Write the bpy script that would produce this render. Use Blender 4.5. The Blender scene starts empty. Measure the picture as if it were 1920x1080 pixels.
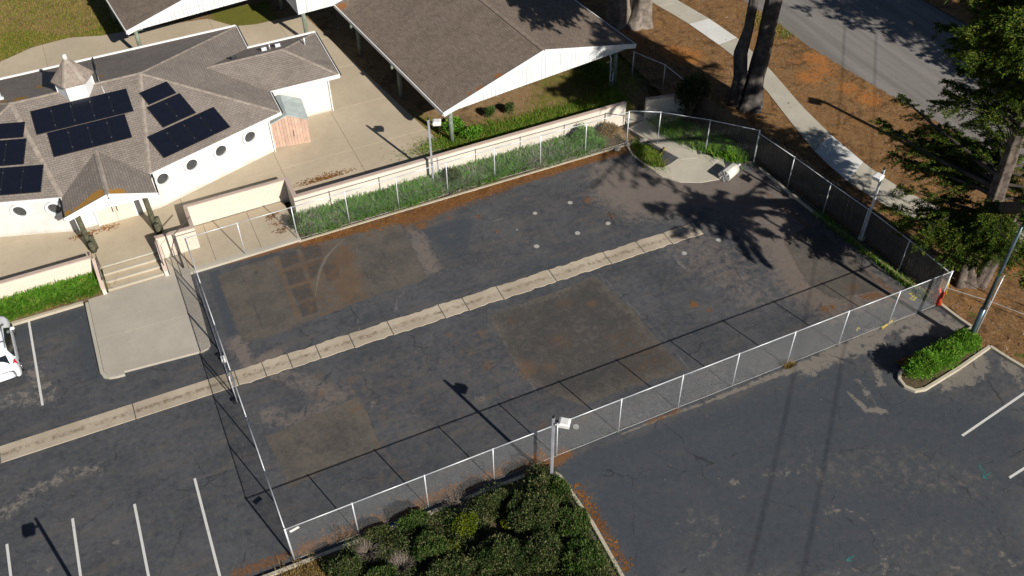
import bpy, bmesh, math, random
import numpy as np
from mathutils import Vector, Matrix
random.seed(7)
rng = np.random.default_rng(11)
R = math.radians
sc = bpy.context.scene
col = sc.collection

# ---------------------------------------------------------------- camera, light, exposure
cam_d = bpy.data.cameras.new('camera')
cam = bpy.data.objects.new('camera', cam_d)
col.objects.link(cam)
cam_d.sensor_width = 36.0
cam_d.lens = 34.2198
cam_d.clip_start = 0.5
cam_d.clip_end = 2000
cam.matrix_world = Matrix([[0.90609, 0.303949, -0.294306, -0.273523], [-0.422976, 0.634973, -0.646452, -22.228517], [-0.009612, 0.710228, 0.703906, 35.572018], [0.0, 0.0, 0.0, 1.0]])
sc.camera = cam

SUN_TO = Vector((0.4540, -1.5985, 1.0)).normalized()      # towards the sun
w = bpy.data.worlds.new('World')
sc.world = w
w.use_nodes = True
wn = w.node_tree
wn.nodes.clear()
sky = wn.nodes.new('ShaderNodeTexSky')
sky.sky_type = 'NISHITA'
sky.sun_disc = False
sky.sun_elevation = math.asin(SUN_TO.z)
sky.sun_rotation = math.atan2(SUN_TO.x, SUN_TO.y)
sky.air_density = 0.6
sky.dust_density = 0.2
bg = wn.nodes.new('ShaderNodeBackground')
bg.inputs[1].default_value = 0.05
wo = wn.nodes.new('ShaderNodeOutputWorld')
wn.links.new(sky.outputs[0], bg.inputs[0])
wn.links.new(bg.outputs[0], wo.inputs[0])
sun_d = bpy.data.lights.new('sun', 'SUN')
sun_d.energy = 5.0
sun_d.angle = R(0.5)
sun_d.color = (1.0, 0.95, 0.87)
sun = bpy.data.objects.new('sun', sun_d)
col.objects.link(sun)
sun.rotation_euler = (-SUN_TO).to_track_quat('-Z', 'Y').to_euler()
vs = sc.view_settings
vs.view_transform = 'Standard'
vs.look = 'None'
vs.gamma = 1
vs.use_curve_mapping = False
vs.exposure = 0.40
sc.cycles.max_bounces = 5
sc.cycles.diffuse_bounces = 2

# ---------------------------------------------------------------- helpers
def tag(o, label=None, cat=None, group=None, kind=None):
    if label: o['label'] = label
    if cat: o['category'] = cat
    if group: o['group'] = group
    if kind: o['kind'] = kind
    return o

def thing(name, label, cat, loc=(0, 0, 0), group=None):
    o = bpy.data.objects.new(name, None)
    o.empty_display_size = 0.3
    col.objects.link(o)
    o.location = loc
    bpy.context.view_layer.update()
    return tag(o, label, cat, group)

def link(name, me, parent=None):
    o = bpy.data.objects.new(name, me)
    col.objects.link(o)
    if parent is not None:
        o.parent = parent
        l = Vector((0, 0, 0))
        p = parent
        while p is not None:
            l += p.location
            p = p.parent
        o.location = -l if o.parent else l
    return o

class MB:
    """collects geometry in world coordinates"""
    def __init__(s):
        s.v = []; s.f = []
    def poly(s, pts):
        n = len(s.v); s.v += [tuple(p) for p in pts]; s.f.append(list(range(n, n + len(pts)))); return s
    def prism(s, pts2, z0, z1):
        n = len(s.v); k = len(pts2)
        a = sum(pts2[i][0]*pts2[(i+1) % k][1]-pts2[(i+1) % k][0]*pts2[i][1] for i in range(k))
        if a < 0: pts2 = pts2[::-1]
        s.v += [(p[0], p[1], z0) for p in pts2] + [(p[0], p[1], z1) for p in pts2]
        s.f.append([n+k-1-i for i in range(k)]); s.f.append([n+k+i for i in range(k)])
        for i in range(k):
            j = (i+1) % k
            s.f.append([n+i, n+j, n+k+j, n+k+i])
        return s
    def box(s, x0, y0, z0, x1, y1, z1):
        return s.prism([(x0, y0), (x1, y0), (x1, y1), (x0, y1)], z0, z1)
    def obox(s, c, ax, ay, az):
        c = Vector(c); ax = Vector(ax); ay = Vector(ay); az = Vector(az)
        n = len(s.v)
        for k in (-1, 1):
            for (i, j) in ((-1, -1), (1, -1), (1, 1), (-1, 1)):
                s.v.append(tuple(c + ax*i + ay*j + az*k))
        s.f += [[n+3, n+2, n+1, n], [n+4, n+5, n+6, n+7]]
        for i in range(4):
            j = (i+1) % 4
            s.f.append([n+i, n+j, n+4+j, n+4+i])
        return s
    def bar(s, a, b, wd, h, up=(0, 0, 1)):
        a = Vector(a); b = Vector(b); d = (b-a)
        L = d.length; d.normalize(); up = Vector(up)
        sd = d.cross(up).normalized(); u2 = sd.cross(d)
        return s.obox((a+b)/2, d*(L/2), sd*(wd/2), u2*(h/2))
    def tube(s, pts, r, seg=8, caps=True):
        pts = [Vector(p) for p in pts]
        rs = r if hasattr(r, '__len__') else [r]*len(pts)
        n = len(s.v); prev = None
        for i, p in enumerate(pts):
            d = (pts[min(i+1, len(pts)-1)] - pts[max(i-1, 0)]).normalized()
            if prev is None:
                ref = Vector((0, 0, 1)) if abs(d.z) < .9 else Vector((1, 0, 0))
                a = d.cross(ref).normalized()
            else:
                a = (prev - d*prev.dot(d)).normalized()
            prev = a; b = d.cross(a)
            for k in range(seg):
                t = 2*math.pi*k/seg
                s.v.append(tuple(p + (a*math.cos(t) + b*math.sin(t))*rs[i]))
        for i in range(len(pts)-1):
            for k in range(seg):
                k2 = (k+1) % seg
                s.f.append([n+i*seg+k, n+i*seg+k2, n+(i+1)*seg+k2, n+(i+1)*seg+k])
        if caps:
            s.f.append([n+seg-1-k for k in range(seg)])
            s.f.append([n+(len(pts)-1)*seg+k for k in range(seg)])
        return s
    def build(s, name, m, parent=None, smooth=False, kind=None, bevel=0):
        me = bpy.data.meshes.new(name)
        me.from_pydata(s.v, [], s.f)
        me.validate(); me.update()
        if m is not None: me.materials.append(m)
        if smooth:
            me.polygons.foreach_set('use_smooth', [True]*len(me.polygons))
        o = link(name, me, parent)
        if bevel:
            b = o.modifiers.new('bevel', 'BEVEL'); b.width = bevel; b.segments = 2; b.limit_method = 'ANGLE'
        if kind: o['kind'] = kind
        return o

def np_mesh(name, V, F, m, parent=None, kind=None, smooth=False):
    """V (n,3), F (k,3 or 4) -> object"""
    V = np.asarray(V, np.float32); F = np.asarray(F, np.int32)
    me = bpy.data.meshes.new(name)
    k, q = F.shape
    me.vertices.add(len(V)); me.vertices.foreach_set('co', V.ravel())
    me.loops.add(k*q); me.loops.foreach_set('vertex_index', F.ravel())
    me.polygons.add(k); me.polygons.foreach_set('loop_start', np.arange(k, dtype=np.int32)*q)
    me.update(calc_edges=True)
    if smooth: me.polygons.foreach_set('use_smooth', np.ones(k, bool))
    me.materials.append(m)
    o = link(name, me, parent)
    if kind: o['kind'] = kind
    return o

# ---------------------------------------------------------------- materials
class NT:
    def __init__(s, name):
        s.m = bpy.data.materials.new(name); s.m.use_nodes = True
        s.t = s.m.node_tree; s.t.nodes.clear()
        s.out = s.t.nodes.new('ShaderNodeOutputMaterial')
        s.b = s.t.nodes.new('ShaderNodeBsdfPrincipled')
        s.t.links.new(s.b.outputs[0], s.out.inputs[0])
        s.b.inputs['Specular IOR Level'].default_value = 0.3
        s.co = s.t.nodes.new('ShaderNodeTexCoord').outputs['Object']
    def set(s, sock, v):
        if isinstance(v, bpy.types.NodeSocket): s.t.links.new(v, sock)
        elif isinstance(v, tuple) and len(v) == 3 and sock.type == 'RGBA': sock.default_value = (*v, 1)
        else: sock.default_value = v
    def noise(s, scale, detail=4, rough=.6, co=None, dist=0):
        n = s.t.nodes.new('ShaderNodeTexNoise')
        n.inputs['Scale'].default_value = scale; n.inputs['Detail'].default_value = detail
        n.inputs['Roughness'].default_value = rough; n.inputs['Distortion'].default_value = dist
        s.t.links.new(co if co is not None else s.co, n.inputs['Vector'])
        return n.outputs[0]
    def math(s, op, a, b=0.0, c=0.0, clamp=False):
        n = s.t.nodes.new('ShaderNodeMath'); n.operation = op; n.use_clamp = clamp
        s.set(n.inputs[0], a); s.set(n.inputs[1], b); s.set(n.inputs[2], c)
        return n.outputs[0]
    def ramp(s, x, lo, hi):
        n = s.t.nodes.new('ShaderNodeMapRange'); n.clamp = True; n.interpolation_type = 'SMOOTHSTEP'
        s.set(n.inputs[0], x); n.inputs[1].default_value = lo; n.inputs[2].default_value = hi
        return n.outputs[0]
    def mix(s, f, a, b, mode='MIX'):
        n = s.t.nodes.new('ShaderNodeMix'); n.data_type = 'RGBA'; n.blend_type = mode
        s.set(n.inputs[0], f); s.set(n.inputs[6], a); s.set(n.inputs[7], b)
        return n.outputs[2]
    def attr(s, name):
        n = s.t.nodes.new('ShaderNodeAttribute'); n.attribute_name = name
        sp = s.t.nodes.new('ShaderNodeSeparateColor'); s.t.links.new(n.outputs['Color'], sp.inputs[0])
        return sp.outputs[0], sp.outputs[1], sp.outputs[2]
    def island(s):
        return s.t.nodes.new('ShaderNodeNewGeometry').outputs['Random Per Island']
    def objrand(s):
        return s.t.nodes.new('ShaderNodeObjectInfo').outputs['Random']
    def map(s, scale=(1, 1, 1), rot=(0, 0, 0), co=None):
        n = s.t.nodes.new('ShaderNodeMapping'); n.inputs['Scale'].default_value = scale; n.inputs['Rotation'].default_value = rot
        s.t.links.new(co if co is not None else s.co, n.inputs[0]); return n.outputs[0]
    def bump(s, h, strength=.4, dist=.01):
        n = s.t.nodes.new('ShaderNodeBump'); n.inputs['Strength'].default_value = strength; n.inputs['Distance'].default_value = dist
        s.t.links.new(h, n.inputs['Height']); s.t.links.new(n.outputs[0], s.b.inputs['Normal'])
    def done(s, colr, rough=.85, metal=0.0, spec=None):
        s.set(s.b.inputs['Base Color'], colr); s.set(s.b.inputs['Roughness'], rough); s.b.inputs['Metallic'].default_value = metal
        if spec is not None: s.b.inputs['Specular IOR Level'].default_value = spec
        return s.m

def simple(name, c, rough=.7, metal=0.0, var=.15, scale=3.0, fine=40.0, bump=.15, spec=.3, streak=None, objvar=0.0):
    t = NT(name)
    f = t.ramp(t.noise(scale, 5), .3, .7)
    a = tuple(x*(1-var) for x in c); b = tuple(min(1, x*(1+var)) for x in c)
    cc = t.mix(f, a, b)
    g = t.noise(fine, 3)
    cc = t.mix(t.math('MULTIPLY', t.ramp(g, .45, .75), var), cc, tuple(x*.6 for x in c))
    if streak:
        sn = t.noise(1.0, 4, co=t.map(streak))
        cc = t.mix(t.math('MULTIPLY', t.ramp(sn, .5, .75), .5), cc, tuple(x*.62 for x in c))
    if objvar:
        cc = t.mix(t.math('MULTIPLY', t.objrand(), objvar), cc, tuple(x*.5 for x in c))
    if bump: t.bump(g, bump, .01)
    return t.done(cc, rough, metal, spec)

def leafmat(name, c1, c2, c3=None, trans=.25, f3=.9):
    t = NT(name)
    r = t.island()
    c = t.mix(r, c1, c2)
    n = t.noise(1.3, 3)
    c = t.mix(t.ramp(n, .45, .62), c, t.mix(r, tuple(x*.75 for x in c1), tuple(x*1.15 for x in c1)))
    if c3: c = t.mix(t.ramp(t.math('ADD', t.math('MULTIPLY', r, .6), t.math('MULTIPLY', t.noise(.9, 4), .6)), f3-.12, f3), c, c3)
    t.done(c, .7, 0, .04)
    tr = t.t.nodes.new('ShaderNodeBsdfTranslucent'); t.set(tr.inputs[0], c)
    mx = t.t.nodes.new('ShaderNodeMixShader'); mx.inputs[0].default_value = trans
    t.t.links.new(t.b.outputs[0], mx.inputs[1]); t.t.links.new(tr.outputs[0], mx.inputs[2])
    t.t.links.new(mx.outputs[0], t.out.inputs[0])
    return t.m

def msk(t, mask, n, K, lo, hi, amt=1.0):
    """ragged-edged mask: noise only acts where the mask is not zero"""
    v = t.math('ADD', mask, t.math('MULTIPLY', t.math('MULTIPLY', t.math('SUBTRACT', n, .5), K), t.math('MULTIPLY', mask, 3.5, clamp=True)))
    return t.math('MULTIPLY', t.ramp(v, lo, hi), amt)

def asphalt_mat():
    t = NT('asphalt')
    lit, pale, dark = t.attr('wear')
    brown, old, scr = t.attr('stain')
    n1 = t.noise(.35, 6, .65); n2 = t.noise(4, 7, .75); n3 = t.noise(42, 4, .8); n4 = t.noise(2.6, 10, .78, dist=.5); n5 = t.noise(13, 7, .8); n6 = t.noise(85, 2, .6)
    n7 = t.noise(1.0, 6, .7, co=t.map((.35, 1.6, 1), (0, 0, R(25))))
    c = t.mix(t.ramp(n1, .33, .67), (.050, .054, .062), (.078, .081, .088))
    c = t.mix(t.math('MULTIPLY', t.ramp(n2, .42, .72), .6), c, (.112, .105, .100))
    c = t.mix(t.math('MULTIPLY', t.ramp(n4, .54, .36), .5), c, (.028, .030, .035))
    c = t.mix(t.math('MULTIPLY', t.ramp(n7, .47, .68), .5), c, (.108, .094, .080))
    c = t.mix(msk(t, dark, n4, 1.6, .25, .75), c, t.mix(n2, (.036, .043, .052), (.064, .072, .082)))
    c = t.mix(msk(t, old, n4, 2.6, .2, .95, .85), c, t.mix(n2, (.130, .104, .088), (.200, .166, .142)))
    c = t.mix(msk(t, pale, n4, 3.6, .42, .85, .85), c, t.mix(n2, (.14, .124, .105), (.235, .205, .172)))
    c = t.mix(msk(t, brown, n4, 3.2, .3, 1.1, .75), c, t.mix(n2, (.085, .058, .038), (.165, .100, .052)))
    sp = t.ramp(n3, .58, .70)
    c = t.mix(t.math('MULTIPLY', sp, .5), c, (.22, .205, .19))
    c = t.mix(t.math('MULTIPLY', t.ramp(n3, .44, .32), .6), c, (.018, .018, .020))
    c = t.mix(t.math('MULTIPLY', t.ramp(n6, .66, .72), .5), c, (.28, .27, .25))
    wv = t.t.nodes.new('ShaderNodeVectorMath'); wv.operation = 'MULTIPLY_ADD'
    nz = t.t.nodes.new('ShaderNodeTexNoise'); nz.inputs['Scale'].default_value = 1.3; nz.inputs['Detail'].default_value = 6; t.t.links.new(t.co, nz.inputs['Vector'])
    t.t.links.new(nz.outputs['Color'], wv.inputs[0]); wv.inputs[1].default_value = (.9, .9, 0); t.t.links.new(t.co, wv.inputs[2])
    vo = t.t.nodes.new('ShaderNodeTexVoronoi'); vo.feature = 'DISTANCE_TO_EDGE'; vo.inputs['Scale'].default_value = .27; t.t.links.new(wv.outputs[0], vo.inputs['Vector'])
    ck = t.math('MULTIPLY', t.ramp(vo.outputs['Distance'], .007, .001), t.ramp(t.noise(.6, 4), .48, .56))
    c = t.mix(t.math('MULTIPLY', ck, .6), c, (.016, .016, .017))
    c = t.mix(msk(t, scr, n5, 2.6, .35, .9, .6), c, (.22, .20, .18))
    lf = msk(t, lit, t.noise(7, 9, .85), 4.2, .45, .8)
    c = t.mix(lf, c, t.mix(t.ramp(n5, .35, .65), (.090, .046, .023), (.21, .100, .040)))
    t.bump(t.math('ADD', n3, t.math('MULTIPLY', lf, .6)), .6, .012)
    return t.done(c, t.ramp(n2, -.4, 1.2), 0, .25)

def concrete_mat(name, c, stain=(.30, .24, .17), dirt=.5, objvar=.2):
    t = NT(name)
    n1 = t.noise(.35, 6, .65); n2 = t.noise(3.5, 7, .7); n3 = t.noise(60, 3)
    c1 = t.mix(t.ramp(n1, .35, .68), tuple(x*.9 for x in c), tuple(x*1.06 for x in c))
    c1 = t.mix(t.math('MULTIPLY', t.ramp(n2, .5, .78), dirt), c1, stain)
    c1 = t.mix(t.math('MULTIPLY', t.ramp(n3, .5, .75), .18), c1, tuple(x*.5 for x in c))
    c1 = t.mix(t.math('MULTIPLY', t.objrand(), objvar), c1, tuple(x*.7 for x in c))
    t.bump(n3, .2, .006)
    return t.done(c1, .85, 0, .25)

def soil_mat(name, c1, c2, c3, grass=None):
    t = NT(name)
    n1 = t.noise(.45, 5, .6); n2 = t.noise(4, 7, .75); n3 = t.noise(38, 4, .8); n4 = t.noise(120, 2)
    c = t.mix(t.ramp(n2, .35, .65), c1, c2)
    c = t.mix(t.ramp(n1, .55, .72), c, c3)
    c = t.mix(t.math('MULTIPLY', t.ramp(n3, .52, .62), .75), c, tuple(min(1, x*1.9) for x in c2))
    c = t.mix(t.math('MULTIPLY', t.ramp(n3, .46, .36), .7), c, tuple(x*.35 for x in c1))
    n5 = t.noise(.8, 6, .7, dist=.8)
    c = t.mix(t.math('MULTIPLY', t.ramp(n5, .50, .62), .7), c, tuple(x*.5 for x in c1))
    c = t.mix(t.math('MULTIPLY', t.ramp(t.noise(1.7, 7, .75), .54, .68), .6), c, tuple(min(1, x*1.45) for x in (c2[0], c2[1]*1.12, c2[2]*1.35)))
    if grass is not None:
        g, d, o = t.attr('cover')
        gc = t.mix(t.ramp(n3, .35, .65), grass, tuple(x*.45 for x in grass))
        c = t.mix(msk(t, g, n2, 2.6, .35, .75), c, gc)
        oc = t.mix(t.ramp(n3, .35, .65), (.46, .19, .05), (.30, .12, .035))
        c = t.mix(msk(t, o, n2, 2.4, .3, .9), c, oc)
    t.bump(t.math('ADD', n3, n2), .9, .05)
    return t.done(c, .95, 0, .1)

def shingle_mat(name, c1, c2, blobs=(), moss=(.42, .19, .035)):
    t = NT(name)
    uv = t.t.nodes.new('ShaderNodeTexCoord').outputs['UV']
    br = t.t.nodes.new('ShaderNodeTexBrick')
    br.offset = .5; br.inputs['Scale'].default_value = 1
    br.inputs['Brick Width'].default_value = .31; br.inputs['Row Height'].default_value = .145
    br.inputs['Mortar Size'].default_value = .010; br.inputs['Mortar Smooth'].default_value = .3; br.inputs['Bias'].default_value = 0
    br.inputs['Color1'].default_value = (0, 0, 0, 1); br.inputs['Color2'].default_value = (1, 1, 1, 1); br.inputs['Mortar'].default_value = (.5, .5, .5, 1)
    t.t.links.new(uv, br.inputs['Vector'])
    val = br.outputs['Color']; mort = br.outputs['Fac']
    n1 = t.noise(.6, 6, .65); n2 = t.noise(6, 5, .7); n3 = t.noise(70, 2)
    val2 = t.math('ADD', t.math('MULTIPLY', val, .55), .22)
    c = t.mix(val2, c1, c2)
    c = t.mix(t.ramp(n1, .4, .66), c, t.mix(val2, tuple(x*.82 for x in c1), tuple(x*.88 for x in c2)))
    c = t.mix(t.math('MULTIPLY', t.ramp(n2, .5, .75), .25), c, tuple(x*1.25 for x in c2))
    stk = t.noise(1.0, 5, .7, co=t.map((2.2, .25, 1), (0, 0, 0), uv))
    c = t.mix(t.math('MULTIPLY', t.ramp(stk, .5, .72), .35), c, tuple(x*.62 for x in c1))
    c = t.mix(t.math('MULTIPLY', mort, .75), c, tuple(x*.28 for x in c1))
    c = t.mix(t.math('MULTIPLY', t.ramp(n3, .55, .7), .3), c, tuple(x*1.6 for x in c2))
    m = None
    for (p, r) in blobs:
        vd = t.t.nodes.new('ShaderNodeVectorMath'); vd.operation = 'DISTANCE'
        t.t.links.new(t.co, vd.inputs[0]); vd.inputs[1].default_value = p
        g = t.ramp(vd.outputs['Value'], r, r*.15)
        m = g if m is None else t.math('MAXIMUM', m, g)
    if m is not None:
        mm = t.ramp(t.math('ADD', m, t.math('MULTIPLY', t.math('SUBTRACT', t.noise(4, 8, .8), .5), 1.6)), .55, .85)
        c = t.mix(t.math('MULTIPLY', mm, .85), c, t.mix(n2, moss, tuple(x*.6 for x in moss)))
    t.bump(t.math('SUBTRACT', t.math('ADD', t.math('MULTIPLY', val, .3), t.math('MULTIPLY', n3, .4)), mort), .6, .02)
    return t.done(c, .9, 0, .2)

M = {}
M['asphalt'] = asphalt_mat()
M['concrete'] = concrete_mat('concrete', (.45, .375, .27), (.34, .26, .165), .5)
M['concrete_grey'] = concrete_mat('grey_concrete', (.40, .36, .30), (.30, .25, .18), .45)
M['kerb'] = concrete_mat('kerb_concrete', (.44, .39, .30), (.22, .18, .13), .6)
M['gutter'] = concrete_mat('gutter_concrete', (.38, .325, .25), (.15, .11, .075), .75, .12)
M['walk'] = concrete_mat('sidewalk_concrete', (.42, .385, .315), (.30, .25, .19), .4, .15)
M['walk_new'] = concrete_mat('new_sidewalk_concrete', (.62, .615, .58), (.45, .42, .37), .3, .1)
M['cmu'] = concrete_mat('block_wall', (.66, .585, .485), (.50, .42, .31), .45, .16)
M['stucco_wall'] = concrete_mat('plastered_wall', (.62, .565, .485), (.44, .37, .29), .4, .1)
M['coping'] = concrete_mat('wall_coping', (.46, .36, .30), (.26, .20, .16), .6, .1)
t = NT('white_lap_wall_paint')
sx = t.t.nodes.new('ShaderNodeSeparateXYZ'); t.t.links.new(t.co, sx.inputs[0])
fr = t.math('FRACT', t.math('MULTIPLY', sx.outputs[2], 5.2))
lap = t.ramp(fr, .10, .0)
n1 = t.noise(1.1, 6, .7); n2 = t.noise(1.0, 6, .75, co=t.map((2.6, 2.6, .35)))
c = t.mix(t.ramp(n1, .4, .68), (.64, .635, .61), (.585, .575, .545))
c = t.mix(t.math('MULTIPLY', t.ramp(n2, .54, .74), .45), c, (.44, .42, .37))
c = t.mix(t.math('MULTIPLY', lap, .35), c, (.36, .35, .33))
c = t.mix(t.math('MULTIPLY', t.ramp(t.math('ADD', t.math('SUBTRACT', sx.outputs[2], .62), t.math('MULTIPLY', t.math('SUBTRACT', n1, .5), -.5)), .34, .0), .5), c, (.40, .33, .24))
t.bump(fr, .5, .012); M['white'] = t.done(c, .6, 0, .3)
M['white_board'] = simple('weathered_white_board', (.66, .665, .66), .65, 0, .07, 2, 30, .12, streak=(5, 5, .35), objvar=.18)
M['trim'] = simple('white_trim', (.74, .73, .71), .5, 0, .05, 2, 30, .05)
M['door'] = simple('door_paint', (.70, .58, .46), .5, 0, .05)
M['galv'] = simple('galvanized_steel', (.62, .64, .66), .45, .35, .12, 4, 60, .05, .5)
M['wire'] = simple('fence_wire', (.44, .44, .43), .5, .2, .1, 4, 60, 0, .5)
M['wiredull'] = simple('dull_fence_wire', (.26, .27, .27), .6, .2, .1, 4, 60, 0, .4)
M['rustpipe'] = simple('brown_pipe', (.10, .085, .07), .7, .1, .25)
M['darkmetal'] = simple('dark_metal', (.035, .035, .04), .5, .5, .2)
M['steelpole'] = simple('teal_grey_steel_pole', (.10, .15, .17), .35, .6, .25, 1.5, 50, .05, .6)
M['lampgrey'] = simple('lamp_grey_paint', (.34, .35, .38), .45, .2, .12)
M['lamphead'] = simple('lamp_head_paint', (.74, .73, .70), .5, .1, .1)
M['glass'] = NT('dark_window_glass').done((.012, .016, .020), .08, 0, .6)
M['blind'] = simple('dark_blind', (.13, .13, .125), .6, 0, .2)
M['panelface'] = None
M['wood_dark'] = simple('weathered_dark_board', (.075, .062, .050), .9, 0, .35, 3, 40, .3, .2, streak=(8, 8, .4), objvar=.45)
M['piling'] = simple('weathered_piling', (.085, .082, .052), .9, 0, .4, 5, 40, .5, .2, streak=(9, 9, .6))
M['greenpost'] = simple('greenish_wood_post', (.17, .20, .15), .85, 0, .25, 3, 40, .3, .2, streak=(10, 10, .5))
M['paint'] = None
M['rubber'] = simple('black_rubber', (.02, .02, .02), .8)
M['red_lens'] = NT('red_tail_lens').done((.45, .012, .02), .2, 0, .5)
M['carpaint'] = NT('white_car_paint').done((.80, .82, .85), .22, 0, .6)
M['chrome'] = NT('bright_metal').done((.7, .7, .7), .2, .9, .5)
M['rollcream'] = simple('cream_roll', (.56, .54, .49), .9, 0, .08, 4, 60, .2)
M['rollshade'] = simple('roll_end_felt', (.20, .19, .175), .95, 0, .2)
M['orange'] = simple('orange_red_plastic', (.72, .075, .03), .6, 0, .15)
M['yellow'] = simple('yellow_plastic', (.50, .36, .06), .6, 0, .1)
M['yellowdull'] = simple('faded_yellow_board', (.34, .27, .08), .8, 0, .15)
M['rock'] = simple('broken_concrete', (.36, .33, .29), .9, 0, .2, 5, 30, .4)
M['shedwood'] = simple('pinkish_shed_board', (.56, .38, .29), .8, 0, .14, 3, 40, .15, .2, streak=(7, 7, .4), objvar=.35)
M['shedroof'] = simple('pale_green_grey_sheet', (.42, .47, .45), .6, .1, .12, 2, 30, .1)
M['bark'] = simple('cypress_bark', (.080, .070, .063), .95, 0, .45, 2.5, 30, .8, .1, streak=(6, 6, .5))
M['barkpale'] = simple('pale_cypress_bark', (.18, .15, .125), .95, 0, .4, 2.5, 30, .8, .1, streak=(6, 6, .5))
M['twig'] = simple('grey_twigs', (.19, .155, .125), .9, 0, .2)
M['barkmid'] = simple('ridged_cypress_bark', (.125, .100, .082), .95, 0, .55, 3, 30, .9, .1, streak=(9, 9, .5))
M['twigdark'] = simple('dark_limb_bark', (.075, .06, .048), .95, 0, .3)
M['leaf_cypress'] = leafmat('cypress_foliage', (.035, .068, .011), (.100, .150, .020), (.17, .18, .030), .25, .84)
M['leaf_shrub'] = leafmat('dark_shrub_leaves', (.030, .058, .016), (.145, .185, .062), (.22, .20, .10), .3, .86)
M['leaf_shrub2'] = leafmat('mid_shrub_leaves', (.036, .080, .016), (.155, .235, .060), (.22, .20, .09), .3, .88)
M['leaf_lime'] = leafmat('lime_leaves', (.11, .16, .012), (.26, .28, .02), None, .3)
M['leaf_bright'] = leafmat('bright_hedge_leaves', (.10, .25, .022), (.20, .40, .05), (.34, .40, .08), .42, .9)
M['leaf_dark'] = leafmat('dark_bush_leaves', (.020, .034, .012), (.060, .075, .028), None, .2)
M['strap'] = leafmat('strap_leaves', (.12, .29, .040), (.24, .44, .085), (.27, .33, .19), .45, .78)
M['strapgrey'] = leafmat('grey_strap_leaves', (.22, .30, .16), (.36, .42, .26), (.36, .26, .24), .35, .84)
M['grass'] = leafmat('grass_blades', (.17, .25, .022), (.31, .37, .05), (.42, .31, .10), .38, .64)
M['grassgreen'] = leafmat('green_grass_blades', (.10, .20, .020), (.22, .34, .045), (.34, .30, .08), .38, .84)
M['drygrass'] = leafmat('dry_grass', (.23, .16, .06), (.32, .23, .09), None, .3)
M['litter'] = leafmat('fallen_needles', (.16, .072, .026), (.28, .13, .045), None, .1)
M['chips'] = leafmat('wood_chips', (.14, .085, .05), (.28, .185, .115), (.36, .27, .19), .05, .86)
M['soil'] = soil_mat('school_ground', (.20, .125, .06), (.28, .185, .095), (.24, .16, .085), (.20, .20, .035))
M['mulch'] = soil_mat('mulch_soil', (.140, .074, .030), (.255, .140, .058), (.34, .16, .045), (.11, .15, .025))
M['bed'] = soil_mat('bed_soil', (.075, .055, .034), (.13, .095, .055), (.19, .14, .07))

def paint_mat(name, c, gone=.42):
    t = NT(name)
    n = t.noise(6, 8, .8)
    f = t.ramp(n, gone, gone-.12)
    g = t.noise(50, 3)
    return t.done(t.mix(f, t.mix(g, tuple(x*.8 for x in c), c), (.07, .07, .07)), .8, 0, .2)
M['paint'] = paint_mat('worn_white_line_paint', (.60, .59, .56))
M['paint_teal'] = paint_mat('teal_marking_paint', (.03, .20, .17), .47)
M['paint_yellow'] = paint_mat('yellow_marking_paint', (.50, .42, .03), .36)
t = NT('solar_cells')
t.done(t.mix(t.noise(2), (.006, .007, .013), (.009, .011, .020)), .22, 0, .35); M['panelface'] = t.m

t = NT('road_asphalt')
n1 = t.noise(1.0, 5, .6, co=t.map((1.1, .05, 1), (0, 0, R(14)))); n2 = t.noise(3, 6, .7); n3 = t.noise(55, 3, .7)
c = t.mix(t.ramp(n1, .35, .65), (.150, .136, .126), (.205, .188, .174))
c = t.mix(t.math('MULTIPLY', t.ramp(n2, .5, .75), .4), c, (.13, .12, .112))
c = t.mix(t.math('MULTIPLY', t.ramp(n3, .58, .7), .35), c, (.30, .28, .26))
t.bump(n3, .3, .01); M['road'] = t.done(c, .9, 0, .2)

t = NT('old_brown_asphalt_patch')
br, old, sc_ = t.attr('wear'); n4 = t.noise(2.6, 10, .78, dist=.5)
n1 = t.noise(.7, 6, .65); n2 = t.noise(5, 6, .75); n3 = t.noise(50, 3, .7)
c = t.mix(t.ramp(n1, .35, .65), (.072, .064, .057), (.106, .092, .077))
c = t.mix(t.math('MULTIPLY', t.ramp(n2, .45, .75), .5), c, (.135, .122, .107))
c = t.mix(t.math('MULTIPLY', t.ramp(n4, .5, .7), .35), c, (.062, .060, .060))
c = t.mix(msk(t, old, n4, 2.4, .25, .9, .8), c, (.046, .045, .045))
c = t.mix(msk(t, br, n4, 3.0, .25, 1.05, .7), c, t.mix(n1, (.105, .060, .034), (.150, .092, .050)))
c = t.mix(msk(t, sc_, t.noise(13, 7, .8), 2.8, .4, 1.0, .5), c, (.20, .185, .165))
c = t.mix(t.math('MULTIPLY', t.ramp(n3, .60, .72), .35), c, (.22, .205, .19))
c = t.mix(t.math('MULTIPLY', t.ramp(n3, .42, .33), .4), c, (.03, .028, .027))
t.bump(n3, .4, .01); M['patch'] = t.done(c, .9, 0, .2)

def place(name, me, parent, loc, rz=0.0, scale=None):
    o = bpy.data.objects.new(name, me); col.objects.link(o)
    l = Vector(loc)
    p = parent
    if p is not None:
        o.parent = p
        while p is not None:
            l -= p.location; p = p.parent
    o.location = l; o.rotation_euler = (0, 0, rz)
    if scale: o.scale = scale
    return o

def mesh_of(mb, name, m, smooth=False):
    me = bpy.data.meshes.new(name); me.from_pydata(mb.v, [], mb.f); me.update(); me.materials.append(m)
    if smooth: me.polygons.foreach_set('use_smooth', [True]*len(me.polygons))
    return me

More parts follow.
